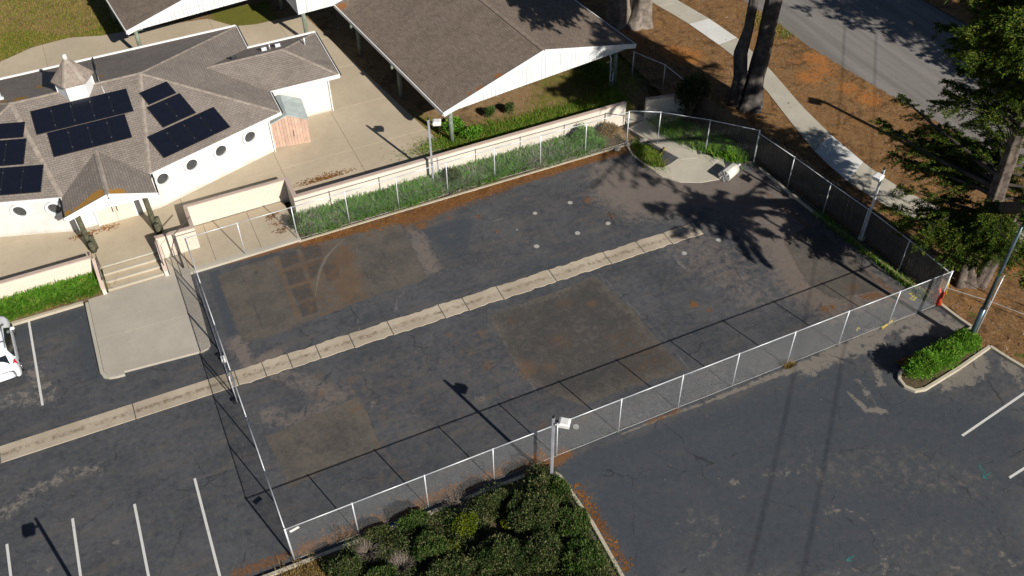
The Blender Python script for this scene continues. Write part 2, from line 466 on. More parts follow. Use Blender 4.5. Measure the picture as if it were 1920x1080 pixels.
# ---- wear masks on gridded sheets
class Sheet:
    def __init__(s, x0, x1, y0, y1, step):
        s.nx = int((x1-x0)/step)+1; s.ny = int((y1-y0)/step)+1
        s.x = np.linspace(x0, x1, s.nx); s.y = np.linspace(y0, y1, s.ny)
        s.X, s.Y = np.meshgrid(s.x, s.y)
        s.ch = [np.zeros(s.X.shape, np.float32) for _ in range(6)]
    def disc(s, c, p, r, a=1.0):
        d = np.hypot(s.X-p[0], s.Y-p[1])
        s.ch[c] = np.maximum(s.ch[c], a*np.clip(1.3*(1-d/r), 0, 1))
    def stroke(s, c, pts, wd, a=1.0):
        D = np.full(s.X.shape, 1e9); 
        ws = wd if hasattr(wd, '__len__') else [wd]*len(pts)
        best = np.zeros(s.X.shape)
        for i in range(len(pts)-1):
            p, q = pts[i], pts[i+1]
            dx, dy = q[0]-p[0], q[1]-p[1]; L2 = dx*dx+dy*dy+1e-9
            t = np.clip(((s.X-p[0])*dx+(s.Y-p[1])*dy)/L2, 0, 1)
            d = np.hypot(s.X-p[0]-t*dx, s.Y-p[1]-t*dy)
            ww = ws[i]+(ws[i+1]-ws[i])*t
            best = np.maximum(best, np.clip(1.35*(1-d/ww), 0, 1))
        s.ch[c] = np.maximum(s.ch[c], a*best)
    def poly(s, c, pts, a=1.0, feather=.15):
        ins = np.zeros(s.X.shape, bool); D = np.full(s.X.shape, 1e9)
        n = len(pts)
        for i in range(n):
            p, q = pts[i], pts[(i+1) % n]
            cond = ((p[1] > s.Y) != (q[1] > s.Y))
            xi = (q[0]-p[0])*(s.Y-p[1])/((q[1]-p[1]) + 1e-12)+p[0]
            ins ^= cond & (s.X < xi)
            dx, dy = q[0]-p[0], q[1]-p[1]; L2 = dx*dx+dy*dy+1e-9
            t = np.clip(((s.X-p[0])*dx+(s.Y-p[1])*dy)/L2, 0, 1)
            D = np.minimum(D, np.hypot(s.X-p[0]-t*dx, s.Y-p[1]-t*dy))
        sd = np.where(ins, D, -D)
        s.ch[c] = np.maximum(s.ch[c], a*np.clip(.5+sd/(2*feather), 0, 1))
    def build(s, name, z, m, names=('wear', 'stain'), parent=None, zf=None, keep=None):
        Z = np.full(s.X.shape, z) if zf is None else zf(s.X, s.Y)
        V = np.stack([s.X.ravel(), s.Y.ravel(), Z.ravel()], 1)
        i = np.arange(s.nx*s.ny).reshape(s.ny, s.nx)
        F = np.stack([i[:-1, :-1], i[:-1, 1:], i[1:, 1:], i[1:, :-1]], -1).reshape(-1, 4)
        if keep is not None:
            k = keep(s.X, s.Y); k = (k[:-1, :-1] & k[:-1, 1:] & k[1:, 1:] & k[1:, :-1]).ravel(); F = F[k]
        o = np_mesh(name, V, F, m, parent, smooth=True)
        me = o.data
        for j, nm in enumerate(names):
            a = me.attributes.new(nm, 'FLOAT_COLOR', 'POINT')
            c = np.ones((s.nx*s.ny, 4), np.float32)
            for q in range(3): c[:, q] = s.ch[3*j+q].ravel()
            a.data.foreach_set('color', c.ravel())
        return o

# ================================================================ GROUND
g = MB().poly([(-300, -300, -.25), (300, -300, -.25), (300, 400, -.25), (-300, 400, -.25)]).build('ground', M['soil']); tag(g, kind='structure')

S = Sheet(-26, 46, -22, 18.78, .1)
LIT, PALE, DARK, BROWN, OLD, SCR = range(6)
# fallen needles along the hedge and the fence feet
S.stroke(LIT, [(1.77, 18.74, 0), (3.78, 18.62, 0), (5.57, 18.66, 0), (7.88, 18.28, 0), (10.28, 18.02, 0), (12.45, 17.89, 0), (14.54, 18.23, 0), (17.3, 18.41, 0), (20.01, 18.32, 0), (23.22, 18.36, 0), (26.05, 18.18, 0)], [.22, .28, .45, .45, .6, 1.0, 1.0, .8, .7, .7, .6])
S.disc(LIT, (12.14, 17.08, 0), .55); S.disc(LIT, (5.67, 17.99, 0), .35, .9); S.disc(LIT, (13.79, 17.04, 0), .4, .7); S.disc(LIT, (15.29, 16.37, 0), .35, .7); S.disc(LIT, (15.75, 14.85, 0), .3, .8)
S.stroke(BROWN, [(5.39, 18.03, 0), (10.08, 17.47, 0), (12.54, 17.29, 0)], .9, .7)
S.stroke(LIT, [(0.02, 0.29, 0), (1.38, 0.3, 0), (2.98, 0.26, 0), (4.4, 0.27, 0), (5.87, 0.32, 0), (7.57, 0.25, 0), (9.09, 0.29, 0), (10.86, 0.22, 0)], [.3, .4, .55, .5, .5, .6, .45, .4], .8)
S.stroke(LIT, [(10.36, -0.01, 0), (11.7, -0.21, 0), (12.33, -0.01, 0)], .55)
S.stroke(LIT, [(-2.36, 0.42, 0), (-0.4, 0.36, 0)], .45, .75)
S.stroke(LIT, [(12.04, -2.31, 0), (12.03, -3.04, 0), (12.03, -3.89, 0), (12.06, -4.6, 0), (12, -5.9, 0)], [.2, .25, .3, .35, .3], .55)
S.disc(LIT, (22.45, 5.36, 0), .42); S.disc(LIT, (22.95, 4.7, 0), .25, .9); S.disc(LIT, (21.54, 15.02, 0), .5, .8); S.disc(LIT, (22.06, 13.27, 0), .45, .65); S.disc(LIT, (20.76, 13.14, 0), .3, .55)
S.disc(LIT, (28.26, 2.2, 0), .5, .8); S.disc(LIT, (28.67, 2.21, 0), .4, .8); S.stroke(LIT, [(30.55, 2.03, 0), (31.41, 1.83, 0)], .35, .8)
S.disc(LIT, (18.29, 15.29, 0), .3, .6); S.disc(LIT, (20.52, 17.8, 0), .3, .3)
S.stroke(LIT, [(30.53, 4.59, 0), (30.88, 2.43, 0), (32.19, 0.74, 0)], .5, .6)
S.stroke(LIT, [(31.03, 10.99, 0), (31.37, 7.5, 0), (31.81, 4.43, 0), (32.21, 1.15, 0)], .35, .6)
S.stroke(LIT, [(16.51, -0.1, 0), (17.81, -0.15, 0), (18.1, -0.05, 0)], .22, .7)
# brown stains on the lower patch and round it
for p, r, a in [((5.12, 8.11, 0),.5,.8),((3.75, 9.02, 0),.6,.7),((3.48, 7.89, 0),.5,.75),((10.4, 8.83, 0),.4,.8),((11.94, 8.17, 0),.5,.8),((11.32, 6.15, 0),.7,.8),((17.46, 9.95, 0),.4,.4),((5.82, 5.56, 0),.7,.6),((25.54, 10.79, 0),.5,.4),((12.73, 4.93, 0),.8,.8),((16.32, 8.33, 0),1.2,.7),((17.7, 7.46, 0),.8,.8),((14.36, 6.82, 0),1.0,.7),((14.02, 1.15, 0),.8,.5),((12.13, 1.71, 0),.9,.5)]:
    S.disc(BROWN, p, r, a)
S.poly(BROWN, [(13.14, 9.22, 0), (19.35, 9.05, 0), (19.89, 1.88, 0), (16.1, 1.88, 0), (12.56, 4.28, 0)], .42, .5)
S.stroke(BROWN, [(4.17, 2.32, 0), (5.52, 1.98, 0), (5.06, 3.45, 0)], .5, .5)
S.poly(BROWN, [(2.94, 9.59, 0), (12.33, 9.4, 0), (19.17, 9.58, 0), (19.89, 1.88, 0), (11.69, 1.92, 0), (4.17, 2.32, 0), (1.17, 6.93, 0)], .33, 1.2)
S.poly(BROWN, [(11.38, 17.59, 0), (22.5, 17.01, 0), (23.94, 11.56, 0), (13.42, 11.89, 0), (10.38, 13.34, 0)], .28, 1.0)
S.poly(BROWN, [(30.05, 7.64, 0), (32.45, 1.04, 0), (27.62, 0.88, 0), (26.55, 4.72, 0)], .4, .6)
# old, brownish stretches at the far right of the yard
S.poly(OLD, [(23.51, 18.23, 0), (25.83, 16.53, 0), (31.78, 13.1, 0), (32.45, 1.04, 0), (28.08, 1.47, 0), (27.07, 3.61, 0), (27.72, 7.33, 0), (26.83, 11.18, 0), (22.84, 12.59, 0), (21.85, 15.14, 0)], 1, 1.0)
S.poly(OLD, [(22.25, 10.42, 0), (27.1, 11.05, 0), (27.07, 3.61, 0), (24.24, 3.3, 0), (23.5, 7.06, 0)], .5, 1.2)
S.poly(OLD, [(11.38, 17.59, 0), (12.13, 16.25, 0), (11.8, 13.11, 0), (10.89, 13.1, 0), (10.97, 15.83, 0)], .8, .25)
S.poly(OLD, [(10.2, -1.15, 0), (10.32, -0.9, 0), (14.6, -2.64, 0), (15.27, -5.84, 0), (11.29, -3.95, 0)], .0, .5)
S.stroke(OLD, [(2.02, 10.03, 0), (4.38, 7.46, 0), (2.13, 6.8, 0), (0.89, 7.74, 0)], .9, .6)
S.stroke(OLD, [(0.66, 12.96, 0), (0.95, 10.91, 0), (2.38, 11.37, 0)], .7, .8)
S.disc(OLD, (0.93, 12.44, 0), .5, .9)
# pale, worn edges outside the fence and round the planted island
S.stroke(PALE, [(15.07, -0.18, 0), (17.46, -0.15, 0), (19.7, -0.26, 0), (22.98, -0.26, 0), (25.38, -0.36, 0), (28, -0.28, 0), (31.07, -0.17, 0), (32.89, -0.42, 0)], [.08, .12, .14, .24, .5, .6, .6, .6], 1)
S.poly(PALE, [(24.05, -0.47, 0), (26.95, 0.03, 0), (29.75, -0.14, 0), (29.52, -1.2, 0), (27.44, -0.97, 0), (25.74, -0.91, 0), (25.09, -1.15, 0)], .9, .25)
S.poly(PALE, [(33.26, -0.39, 0), (33.91, -1.92, 0), (32.33, -2.15, 0), (31.4, -1.32, 0), (30.22, -1.53, 0), (30.47, -0.48, 0)], .95, .3)
S.poly(PALE, [(31, -3.42, 0), (33.35, -3.22, 0), (32.94, -4.34, 0), (31.54, -4.77, 0), (29.63, -4.39, 0)], 1, .3)
S.poly(PALE, [(33.28, -4.5, 0), (33.32, -5.97, 0), (34.31, -4.99, 0), (34.02, -3.92, 0)], .9, .3)
S.stroke(PALE, [(25.83, -2.58, 0), (25.89, -3.82, 0), (26.62, -4.24, 0)], [.1, .3, .25], 1)
S.stroke(PALE, [(28.14, -1.68, 0), (27.49, -2.84, 0)], .4, .7); S.stroke(PALE, [(26.69, -2.28, 0), (26.43, -3.74, 0)], .35, .6)
S.stroke(PALE, [(-8.61, 15.47, 0), (-8.12, 13.24, 0), (-9.72, 13.82, 0)], .9, .55)
S.stroke(PALE, [(-10.69, 7.45, 0), (-9.35, 7.98, 0), (-7.98, 8.39, 0), (-6.56, 8.03, 0)], .6, .6)
S.disc(PALE, (-6.5, 3.98, 0), .3, .8); S.disc(PALE, (-9.04, 3.92, 0), .3, .7); S.disc(PALE, (-7.15, 3.96, 0), .35, .45)
S.stroke(PALE, [(1.74, 0.71, 0), (2.62, 0.57, 0)], .5, .0)
S.poly(OLD, [(20.58, -3.61, 0), (26.51, -5.79, 0), (29.72, -8.9, 0), (27.91, -10.71, 0), (20.34, -6.25, 0)], .34, 1.2); S.poly(OLD, [(16.27, -3.42, 0), (17.65, -6.97, 0), (14.8, -7.75, 0), (13.37, -6.03, 0)], .32, 1.0); S.poly(OLD, [(22.68, -8.23, 0), (27.92, -11.28, 0), (26.08, -13.09, 0), (20.74, -10.56, 0)], .34, 1.2)
for p, r, a in [((18.16, -4.48, 0),.45,.5),((18.09, -5.18, 0),.35,.4),((14.87, -5.23, 0),.4,.4),((15.03, -6.81, 0),.6,.45),((16, -7.27, 0),.5,.45),((21.99, -9.71, 0),.6,.5),((23.77, -11.74, 0),.7,.5),((24.34, -10.82, 0),.5,.45),((26.23, -12.38, 0),.9,.45),((21.41, -8.75, 0),.45,.4),((20.97, -7.42, 0),.6,.45),((22.12, -8.39, 0),.6,.42),((5.53, 6.21, 0),.4,.5),((10.19, 4.52, 0),.5,.5)]:
    S.disc(PALE, p, r, a)
S.stroke(PALE, [(20.93, -7.11, 0), (21.45, -7.51, 0), (21.87, -7.85, 0), (22.06, -8.64, 0), (21.98, -9.57, 0), (21.2, -10.65, 0)], [.3, .3, .2, .15, .2, .4], .5)
S.stroke(PALE, [(19.09, -9.65, 0), (21.21, -10.32, 0), (22.04, -10.92, 0)], .2, .45)
S.stroke(PALE, [(19.75, -4.78, 0), (20.88, -5.16, 0), (21.63, -4.99, 0)], [.6, .4, .2], .42)
S.stroke(PALE, [(11.21, 9.53, 0), (14.34, 9.87, 0), (19.86, 10.26, 0), (23.74, 10.67, 0)], .25, .35)
# newer sealcoat outside the fence, darker turning tracks
S.poly(DARK, [(15.07, -0.18, 0), (24.15, -0.34, 0), (26.73, -0.25, 0), (28.61, -3.01, 0), (32.6, -6.68, 0), (26.08, -13.09, 0), (11.63, -6.25, 0), (11.73, -0.66, 0)], .62, 1.0)
S.stroke(DARK, [(11.81, -1.01, 0), (13.68, -0.97, 0), (18.23, -1.19, 0), (22.89, -2.05, 0), (27.54, -4.61, 0), (31.24, -7.38, 0)], 1.0, .85)
S.stroke(DARK, [(12.71, -3.21, 0), (12.95, -5.02, 0), (12.68, -6.75, 0)], .8, .8)
S.stroke(DARK, [(13.3, -2.61, 0), (14.87, -5.65, 0), (19.07, -7.22, 0), (22.17, -8.84, 0)], .5, .7)
S.stroke(DARK, [(20.08, -4.32, 0), (24.37, -6.2, 0), (29.1, -9.52, 0)], .5, .75)
S.stroke(DARK, [(16.98, -3.15, 0), (14.12, -2.56, 0), (12.82, -2.54, 0)], .35, .9)
S.stroke(DARK, [(12.13, 16.25, 0), (14.33, 16.18, 0), (13.21, 14.28, 0), (12.76, 15.46, 0)], .8, .9)
S.poly(DARK, [(0.57, 18.49, 0), (1.18, 18.43, 0), (0.82, 12.5, 0), (0.34, 12.73, 0)], .9, .15)
S.stroke(DARK, [(1.37, 17.66, 0), (5.39, 18.03, 0), (10.77, 17.64, 0)], .35, .8)
S.stroke(DARK, [(-8.85, 18.1, 0), (-6.02, 18.18, 0), (-5.86, 13.79, 0)], 1.2, .6)
S.stroke(DARK, [(16.3, 11.41, 0), (21.52, 10.3, 0), (25.32, 9.91, 0)], .8, .4)
# pale scratches and scrapes
for pts, wd, a in [
    ([(5.32, 14.66, 0), (5.89, 15.94, 0), (6.62, 16.97, 0), (7.23, 17.39, 0), (7.91, 17.88, 0)], [.05,.11,.13,.1,.04], .9),
    ([(8.5, 11.44, 0), (8.95, 12.28, 0), (9.53, 12.65, 0)], .05, .9), ([(8.76, 12.16, 0), (8.67, 11.36, 0), (8.69, 10.81, 0)], .05, .8), ([(6.68, 12.11, 0), (6.47, 10.9, 0)], .05, .8),
    ([(15.88, 15.64, 0), (16.74, 15.73, 0)], .06, .9), ([(9.8, 14.99, 0), (10.41, 15.25, 0)], .06, .8), ([(9.32, 16.63, 0), (9.87, 16.89, 0)], .05, .8),
    ([(1.09, 10.47, 0), (3.13, 10.25, 0), (5.26, 10.18, 0), (9.76, 10.22, 0)], .05, .35), ([(8.5, 8.44, 0), (9.71, 9.24, 0), (8.07, 6.96, 0)], .06, .6),
    ([(7.15, 7.4, 0), (8.13, 7.49, 0)], .05, .6), ([(6.93, 5.03, 0), (7.6, 5.4, 0)], .05, .6), ([(9.1, 6.47, 0), (10.51, 6.54, 0), (12.4, 6.97, 0)], .06, .6),
    ([(10.15, 7.66, 0), (11.6, 7.74, 0)], .05, .5), ([(12.29, 5.5, 0), (12.7, 4.57, 0), (12.66, 3.34, 0)], .08, .7), ([(11.6, 5.83, 0), (12.79, 5.64, 0)], .06, .6),
    ([(23.4, 8.47, 0), (23.49, 7.83, 0)], [.1,.16], .9), ([(23.46, 8.99, 0), (23.46, 8.67, 0)], .1, .8), ([(19.17, 9.58, 0), (19.61, 5.92, 0), (19.89, 2.82, 0), (19.94, 1.49, 0)], .09, .6),
    ([(19.58, 9.47, 0), (19.98, 5.75, 0), (20.35, 1.66, 0)], .07, .45), ([(14.77, 12.14, 0), (15.37, 12.78, 0)], .04, .7), ([(10.78, 12.05, 0), (13.15, 12.69, 0), (15.81, 13.04, 0)], .05, .4), ([(17.44, 11.79, 0), (21.54, 12.71, 0)], .05, .4),
    ([(3.09, 3.45, 0), (3.92, 2.29, 0), (4.78, 2.64, 0)], .06, .5), ([(2.39, -1.49, 0), (2.9, -1.33, 0)], .03, .2), ([(23.02, 17.32, 0), (23.57, 13.27, 0)], .2, .35), ([(16.77, 6.87, 0), (16.74, 8.55, 0)], .05, .5)]:
    S.stroke(SCR, pts, wd, a)
asp = S.build('asphalt_lot', 0, M['asphalt']); tag(asp, kind='structure')

# ---- old resurfaced rectangles, a skin above the asphalt
def patch(pts, marks):
    xs = [p[0] for p in pts]; ys = [p[1] for p in pts]
    q = Sheet(min(xs)-.05, max(xs)+.05, min(ys)-.05, max(ys)+.05, .07)
    for (c, kind, p, wd, a) in marks:
        if kind == 's': q.stroke(c, p, wd, a)
        elif kind == 'd': q.disc(c, p, wd, a)
        else: q.poly(c, p, a, wd)
    t = Sheet.__new__(Sheet); t.X, t.Y = q.X, q.Y; t.ch = [np.zeros(q.X.shape)]
    t.poly(0, pts, 1, .11)
    X, Y = q.X, q.Y
    ins = t.ch[0]+.22*np.sin(X*2.1+Y*.7)*np.sin(Y*1.7-X*.5)+.14*np.sin(X*6.3+Y*4.1)*np.sin(Y*5.7)+rng.uniform(-.12, .12, X.shape) > .5
    o = q.build('asphalt_patch', .004, M['patch'], ('wear',), keep=lambda X, Y: ins)
    return tag(o, kind='structure')
P1 = [(0.86, 18.04, 0), (3.08, 18.2, 0), (6.63, 18.16, 0), (11.14, 17.96, 0), (11.01, 12.95, 0), (7.59, 12.93, 0), (3.81, 12.58, 0), (0.98, 12.62, 0)]
mk = []
sq = [((4.33, 18.16, 0),(5.31, 18.17, 0),(5.22, 17.13, 0),(4.21, 16.98, 0)),((5.54, 18.15, 0),(6.61, 18.12, 0),(6.46, 17.05, 0),(5.43, 17.08, 0)),((4.23, 16.74, 0),(5.19, 16.73, 0),(5.14, 15.58, 0),(4.19, 15.6, 0)),((5.49, 16.86, 0),(6.36, 16.91, 0),(5.62, 15.62, 0),(5.3, 15.55, 0)),((4.19, 15.38, 0),(5.2, 15.38, 0),(5.15, 14.27, 0),(4.19, 14.3, 0)),((4.23, 14.03, 0),(5.15, 14.1, 0),(5.02, 13.11, 0),(4.13, 13.12, 0)),((6.14, 16.28, 0),(6.96, 16.35, 0),(6.83, 15.04, 0),(6.08, 14.96, 0))]
for s_ in sq: mk.append((1, 'p', list(s_), .1, 1))
mk += [(0,'p',[(4.1, 18.18, 0),(8.15, 18.16, 0),(7.64, 12.91, 0),(4.17, 12.89, 0)],.5,.55),(0,'p',[(6.96, 17.28, 0),(8.27, 17.61, 0),(7.65, 13.12, 0),(6.17, 12.98, 0),(6.07, 15.41, 0)],.3,.85),
 (0,'s',[(4.13, 18.07, 0),(4.02, 15.29, 0),(3.93, 13.01, 0)],.16,1),(0,'s',[(4.17, 16.86, 0),(5.5, 16.91, 0),(6.59, 16.89, 0)],.12,1),(0,'s',[(4.1, 15.47, 0),(5.28, 15.47, 0)],.12,1),(0,'s',[(5.39, 17.01, 0),(5.1, 14.12, 0)],.1,.9),(0,'d',(2.92, 17.59, 0),.4,.6),
 (0,'s',[(5.01, 12.9, 0),(7.65, 13.12, 0)],.2,.8),(0,'s',[(2.82, 18.33, 0),(4.29, 18.33, 0)],.2,.7),(1,'d',(2.86, 17.35, 0),.3,.8),
 (1,'s',[(2.13, 17.97, 0),(2.12, 15.55, 0),(2.16, 13.04, 0)],.03,.9),(1,'s',[(0.85, 17.02, 0),(2.05, 16.97, 0)],.05,.6),(1,'s',[(0.86, 15.51, 0),(2.12, 15.55, 0)],.06,.6),(1,'s',[(0.89, 14.25, 0),(2.2, 14.25, 0)],.06,.6),(1,'s',[(8.26, 16.66, 0),(8.1, 14.43, 0),(7.83, 12.81, 0)],.05,.6),(1,'s',[(9.44, 15.85, 0),(9.35, 12.95, 0)],.03,.8),(1,'p',[(7.6, 15.58, 0),(9.42, 15.63, 0),(9.36, 13.39, 0),(7.96, 13.18, 0)],.3,.45),
 (2,'s',[(5.21, 14.28, 0),(5.49, 15.02, 0),(5.96, 16, 0),(6.59, 16.89, 0),(7.24, 17.43, 0),(7.91, 17.88, 0)],[.04,.08,.13,.14,.1,.04],1),(2,'s',[(3.5, 15.97, 0),(4.68, 16.07, 0)],.03,.7),(2,'s',[(3.78, 14.41, 0),(4.64, 14.47, 0)],.03,.7),(2,'s',[(9.77, 15.09, 0),(10.38, 15.26, 0)],.05,.9),(2,'s',[(9.19, 14.14, 0),(10.07, 14.49, 0)],.04,.8),(2,'s',[(9.26, 16.56, 0),(9.82, 16.91, 0)],.05,.8),(2,'d',(5.18, 13.45, 0),.3,.6),(2,'d',(6.1, 13.65, 0),.35,.5),(2,'s',[(7.24, 13.1, 0),(7.52, 13.83, 0)],.04,.7)]
patch(P1, mk)
patch([(0.52, 6.64, 0), (2.65, 6.83, 0), (5.1, 7.08, 0), (5.14, 3.66, 0), (2.79, 3.65, 0), (0.68, 3.43, 0)],
      [(1,'p',[(0.72, 6.64, 0),(4.94, 6.92, 0),(4.97, 3.75, 0),(0.85, 3.59, 0)],.9,.42),(0,'d',(4.81, 6.38, 0),.7,.7),(0,'s',[(4.51, 7.05, 0),(5.09, 6.08, 0),(5.05, 3.77, 0)],.25,.6),(1,'s',[(5.1, 7.08, 0),(5.12, 5.05, 0),(5.14, 3.66, 0)],.06,.6),(2,'s',[(5.13, 6.58, 0),(5.04, 3.94, 0)],.05,.6),(1,'d',(2.49, 4.67, 0),.8,.3)])
patch([(12.59, 9.2, 0), (15.56, 9.25, 0), (19, 9.39, 0), (19.48, 5.7, 0), (19.81, 1.84, 0), (16.74, 2, 0), (14.2, 2.02, 0), (12.5, 4.45, 0), (12.55, 7.29, 0)],
      [(1,'p',[(12.79, 9.1, 0),(18.92, 9.25, 0),(19.66, 1.99, 0),(14.3, 2.21, 0),(12.56, 4.57, 0),(12.67, 7.23, 0)],.5,.75),(0,'d',(12.87, 5.23, 0),1.0,.85),(0,'d',(15.15, 6.05, 0),1.1,.6),(0,'d',(13.91, 4.73, 0),.8,.7),(0,'d',(17.79, 7.63, 0),.5,.9),(0,'d',(16.56, 8.21, 0),.8,.6),(0,'d',(13.63, 8.37, 0),.6,.5),(0,'p',[(17.15, 5.88, 0),(19.24, 5.28, 0),(19.85, 1.9, 0),(16.74, 2, 0)],.4,.45),
       (1,'s',[(16.73, 8.3, 0),(17.12, 7.53, 0)],.2,.9),(1,'s',[(17.77, 6.47, 0),(18.17, 6.08, 0),(19.13, 6.15, 0)],.2,.9),(1,'p',[(17.39, 5.77, 0),(19.19, 5.72, 0),(19.43, 2.1, 0),(17.18, 2.26, 0)],.4,.7),(1,'s',[(18.06, 4.08, 0),(17.65, 2.76, 0)],.1,.9),(1,'p',[(14.15, 3.52, 0),(17.36, 3.09, 0),(17.32, 2.01, 0),(14.23, 2.07, 0)],.4,.5),
       (2,'s',[(12.41, 5.45, 0),(12.5, 3.59, 0)],.1,.7),(2,'s',[(13.9, 5.87, 0),(15.39, 5.93, 0)],.15,.5),(2,'s',[(13.35, 6.52, 0),(13.73, 6.72, 0)],.1,.6),(2,'s',[(12.76, 8.38, 0),(12.53, 5.39, 0)],.04,.6),(2,'s',[(16.25, 8.79, 0),(16.53, 6.98, 0)],.04,.5)])
patch([(29.42, 7.36, 0), (31.65, 7.96, 0), (32.08, 4.77, 0), (31.86, 1.96, 0), (29.03, 2.67, 0), (28.52, 4.21, 0)],
      [(0,'s',[(29.42, 7.36, 0),(31.65, 7.96, 0)],.2,.9),(0,'s',[(29.42, 7.36, 0),(28.52, 4.21, 0)],.15,.9),(0,'d',(30.51, 2.82, 0),.8,.8),(1,'d',(30.79, 4.92, 0),.9,.4)])

# ---- valley gutter across both lots
gut = thing('valley_gutter', None, None, (0, 8.0, 0)); tag(gut, kind='structure')
joints = [(-10.44, 10.34, 0), (-4.59, 10.45, 0), (0.18, 10.32, 0), (1.51, 10.28, 0), (2.78, 10.41, 0), (4.19, 10.47, 0), (5.9, 10.54, 0), (7.92, 10.57, 0), (10.67, 10.69, 0), (11.96, 10.8, 0), (13.89, 10.56, 0), (16.92, 10.43, 0), (20.16, 10.34, 0), (22.19, 10.5, 0), (23.9, 10.54, 0), (25.87, 10.24, 0)]
xs = [-26] + [-17.5] + [p[0] for p in joints]
xs = sorted(xs)
yc = lambda x: 10.72 - (x+10)*.0135
for a, b in zip(xs[:-1], xs[1:]):
    mb = MB(); n = max(3, int((b-a)/.25)); jx = .022
    rows = []
    for i in range(n+1):
        x = a+jx + (b-a-2*jx)*i/n
        e0 = .045*math.sin(x*7.1)*math.sin(x*2.3)+.03*random.uniform(-1, 1) if x > 0 else 0
        e1 = .045*math.sin(x*5.3+1)*math.sin(x*3.1)+.03*random.uniform(-1, 1) if x > 0 else 0
        c0 = yc(x)
        rows.append([(x, c0-.50+e0, .0), (x, c0-.48+e0, .018), (x, c0-.07, .008), (x, c0+.07, .008), (x, c0+.48+e1, .020), (x, c0+.5+e1, .0)])
    for r in rows: mb.v += r
    for i in range(n):
        for k in range(5):
            mb.f.append([i*6+k, (i+1)*6+k, (i+1)*6+k+1, i*6+k+1])
    o = mb.build('gutter_segment', M['gutter'], gut)
tg = NT('gutter_concrete_stained')
n1 = tg.noise(.5, 5); n2 = tg.noise(4, 8, .75); n3 = tg.noise(60, 3)
sp = tg.t.nodes.new('ShaderNodeSeparateXYZ'); 
geo = tg.t.nodes.new('ShaderNodeNewGeometry'); tg.t.links.new(geo.outputs['Position'], sp.inputs[0])
yy = tg.math('ABSOLUTE', tg.math('SUBTRACT', tg.math('ADD', sp.outputs[1], tg.math('MULTIPLY', sp.outputs[0], .0135)), 10.585-.02))
st = tg.math('MULTIPLY', tg.ramp(yy, .22, .0), tg.ramp(n2, .4, .62))
c = tg.mix(tg.ramp(n1, .35, .65), (.34, .285, .215), (.42, .36, .275))
c = tg.mix(tg.math('MULTIPLY', tg.ramp(n2, .48, .72), .6), c, (.22, .165, .115))
c = tg.mix(tg.math('MULTIPLY', st, .75), c, (.12, .085, .055))
tg.bump(n3, .25, .008); M['gutter2'] = tg.done(c, .88, 0, .2)
for o in gut.children: o.data.materials[0] = M['gutter2']

# ---- painted lines and marks
def line(a, b, wd=.1, name='parking_line', m='paint', z=.004):
    a = Vector(a); b = Vector(b); d = (b-a); L = d.length; d.normalize(); s_ = Vector((-d.y, d.x, 0))*wd/2
    n = max(1, int(L/.3)); mb = MB()
    for i in range(n):
        p = a+d*(L*i/n); q = a+d*(L*(i+1)/n)
        mb.poly([(p-s_)+Vector((0, 0, z)), (q-s_)+Vector((0, 0, z)), (q+s_)+Vector((0, 0, z)), (p+s_)+Vector((0, 0, z))])
    return tag(mb.build(name, M[m]), kind='structure')
for a, b in [((-8.43, 18.83, 0), (-8.4, 12.84, 0)), ((-7.93, 5.94, 0), (-8.03, 0.57, 0)), ((-5.44, 5.54, 0), (-5.56, -1.07, 0)), ((-2.84, 5.74, 0), (-2.94, -1.11, 0)), ((-10.55, 5.84, 0), (-10.51, 2.22, 0)), ((28.81, -6.78, 0), (35.9, -5.75, 0)), ((29.02, -9.36, 0), (34.94, -8.8, 0))]:
    line(a, b, .11)
def mark(pts, wd, m, z=.004):
    mb = MB()
    for a, b in zip(pts[:-1], pts[1:]):
        a = Vector(a); b = Vector(b); d = (b-a).normalized(); s_ = Vector((-d.y, d.x, 0))*wd/2; k = Vector((0, 0, z)); z += .0006
        mb.poly([a-s_-d*.01+k, b-s_+d*.01+k, b+s_+d*.01+k, a+s_-d*.01+k])
    return mb
def arrow(tip, tail, b1, b2, name='paint_arrow', m='paint_teal'):
    mb = mark([tail, tip], .035, m); q = mark([b1, tip, b2], .035, m, .006)
    n = len(mb.v); mb.v += q.v; mb.f += [[i+n for i in f_] for f_ in q.f]
    tag(mb.build(name, M[m]), kind='structure')
arrow((28, -8.88, 0), (28.5, -8.81, 0), (28.19, -8.75, 0), (28.17, -8.99, 0)); arrow((20.15, -9.55, 0), (20.59, -9.5, 0), (20.33, -9.46, 0), (20.34, -9.64, 0))
# the small "3S" scribble beside the arrow
mb = mark([(28.28, -8.31, 0), (28.41, -8.3, 0), (28.34, -8.37, 0), (28.24, -8.38, 0), (28.37, -8.41, 0), (28.28, -8.49, 0), (28.18, -8.47, 0)], .02, 'paint_teal')
q = mark([(28.39, -8.57, 0), (28.31, -8.53, 0), (28.25, -8.6, 0), (28.31, -8.66, 0), (28.25, -8.72, 0), (28.14, -8.7, 0)], .02, 'paint_teal'); n = len(mb.v); mb.v += q.v; mb.f += [[i+n for i in f_] for f_ in q.f]
tag(mb.build('paint_mark', M['paint_teal']), kind='structure')
mb = mark([(32.81, 1.21, 0), (33.04, 1.23, 0), (33.03, 1.06, 0), (32.8, 1, 0), (32.6, 0.97, 0), (32.69, 0.79, 0), (32.9, 0.87, 0), (33.18, 1.07, 0)], .05, 'paint_yellow')
mb2 = mark([(32.84, 1.32, 0), (32.85, 0.85, 0)], .05, 'paint_yellow', .009); n = len(mb.v); mb.v += mb2.v; mb.f += [[i+n for i in f_] for f_ in mb2.f]
tag(mb.build('paint_mark', M['paint_yellow']), kind='structure')
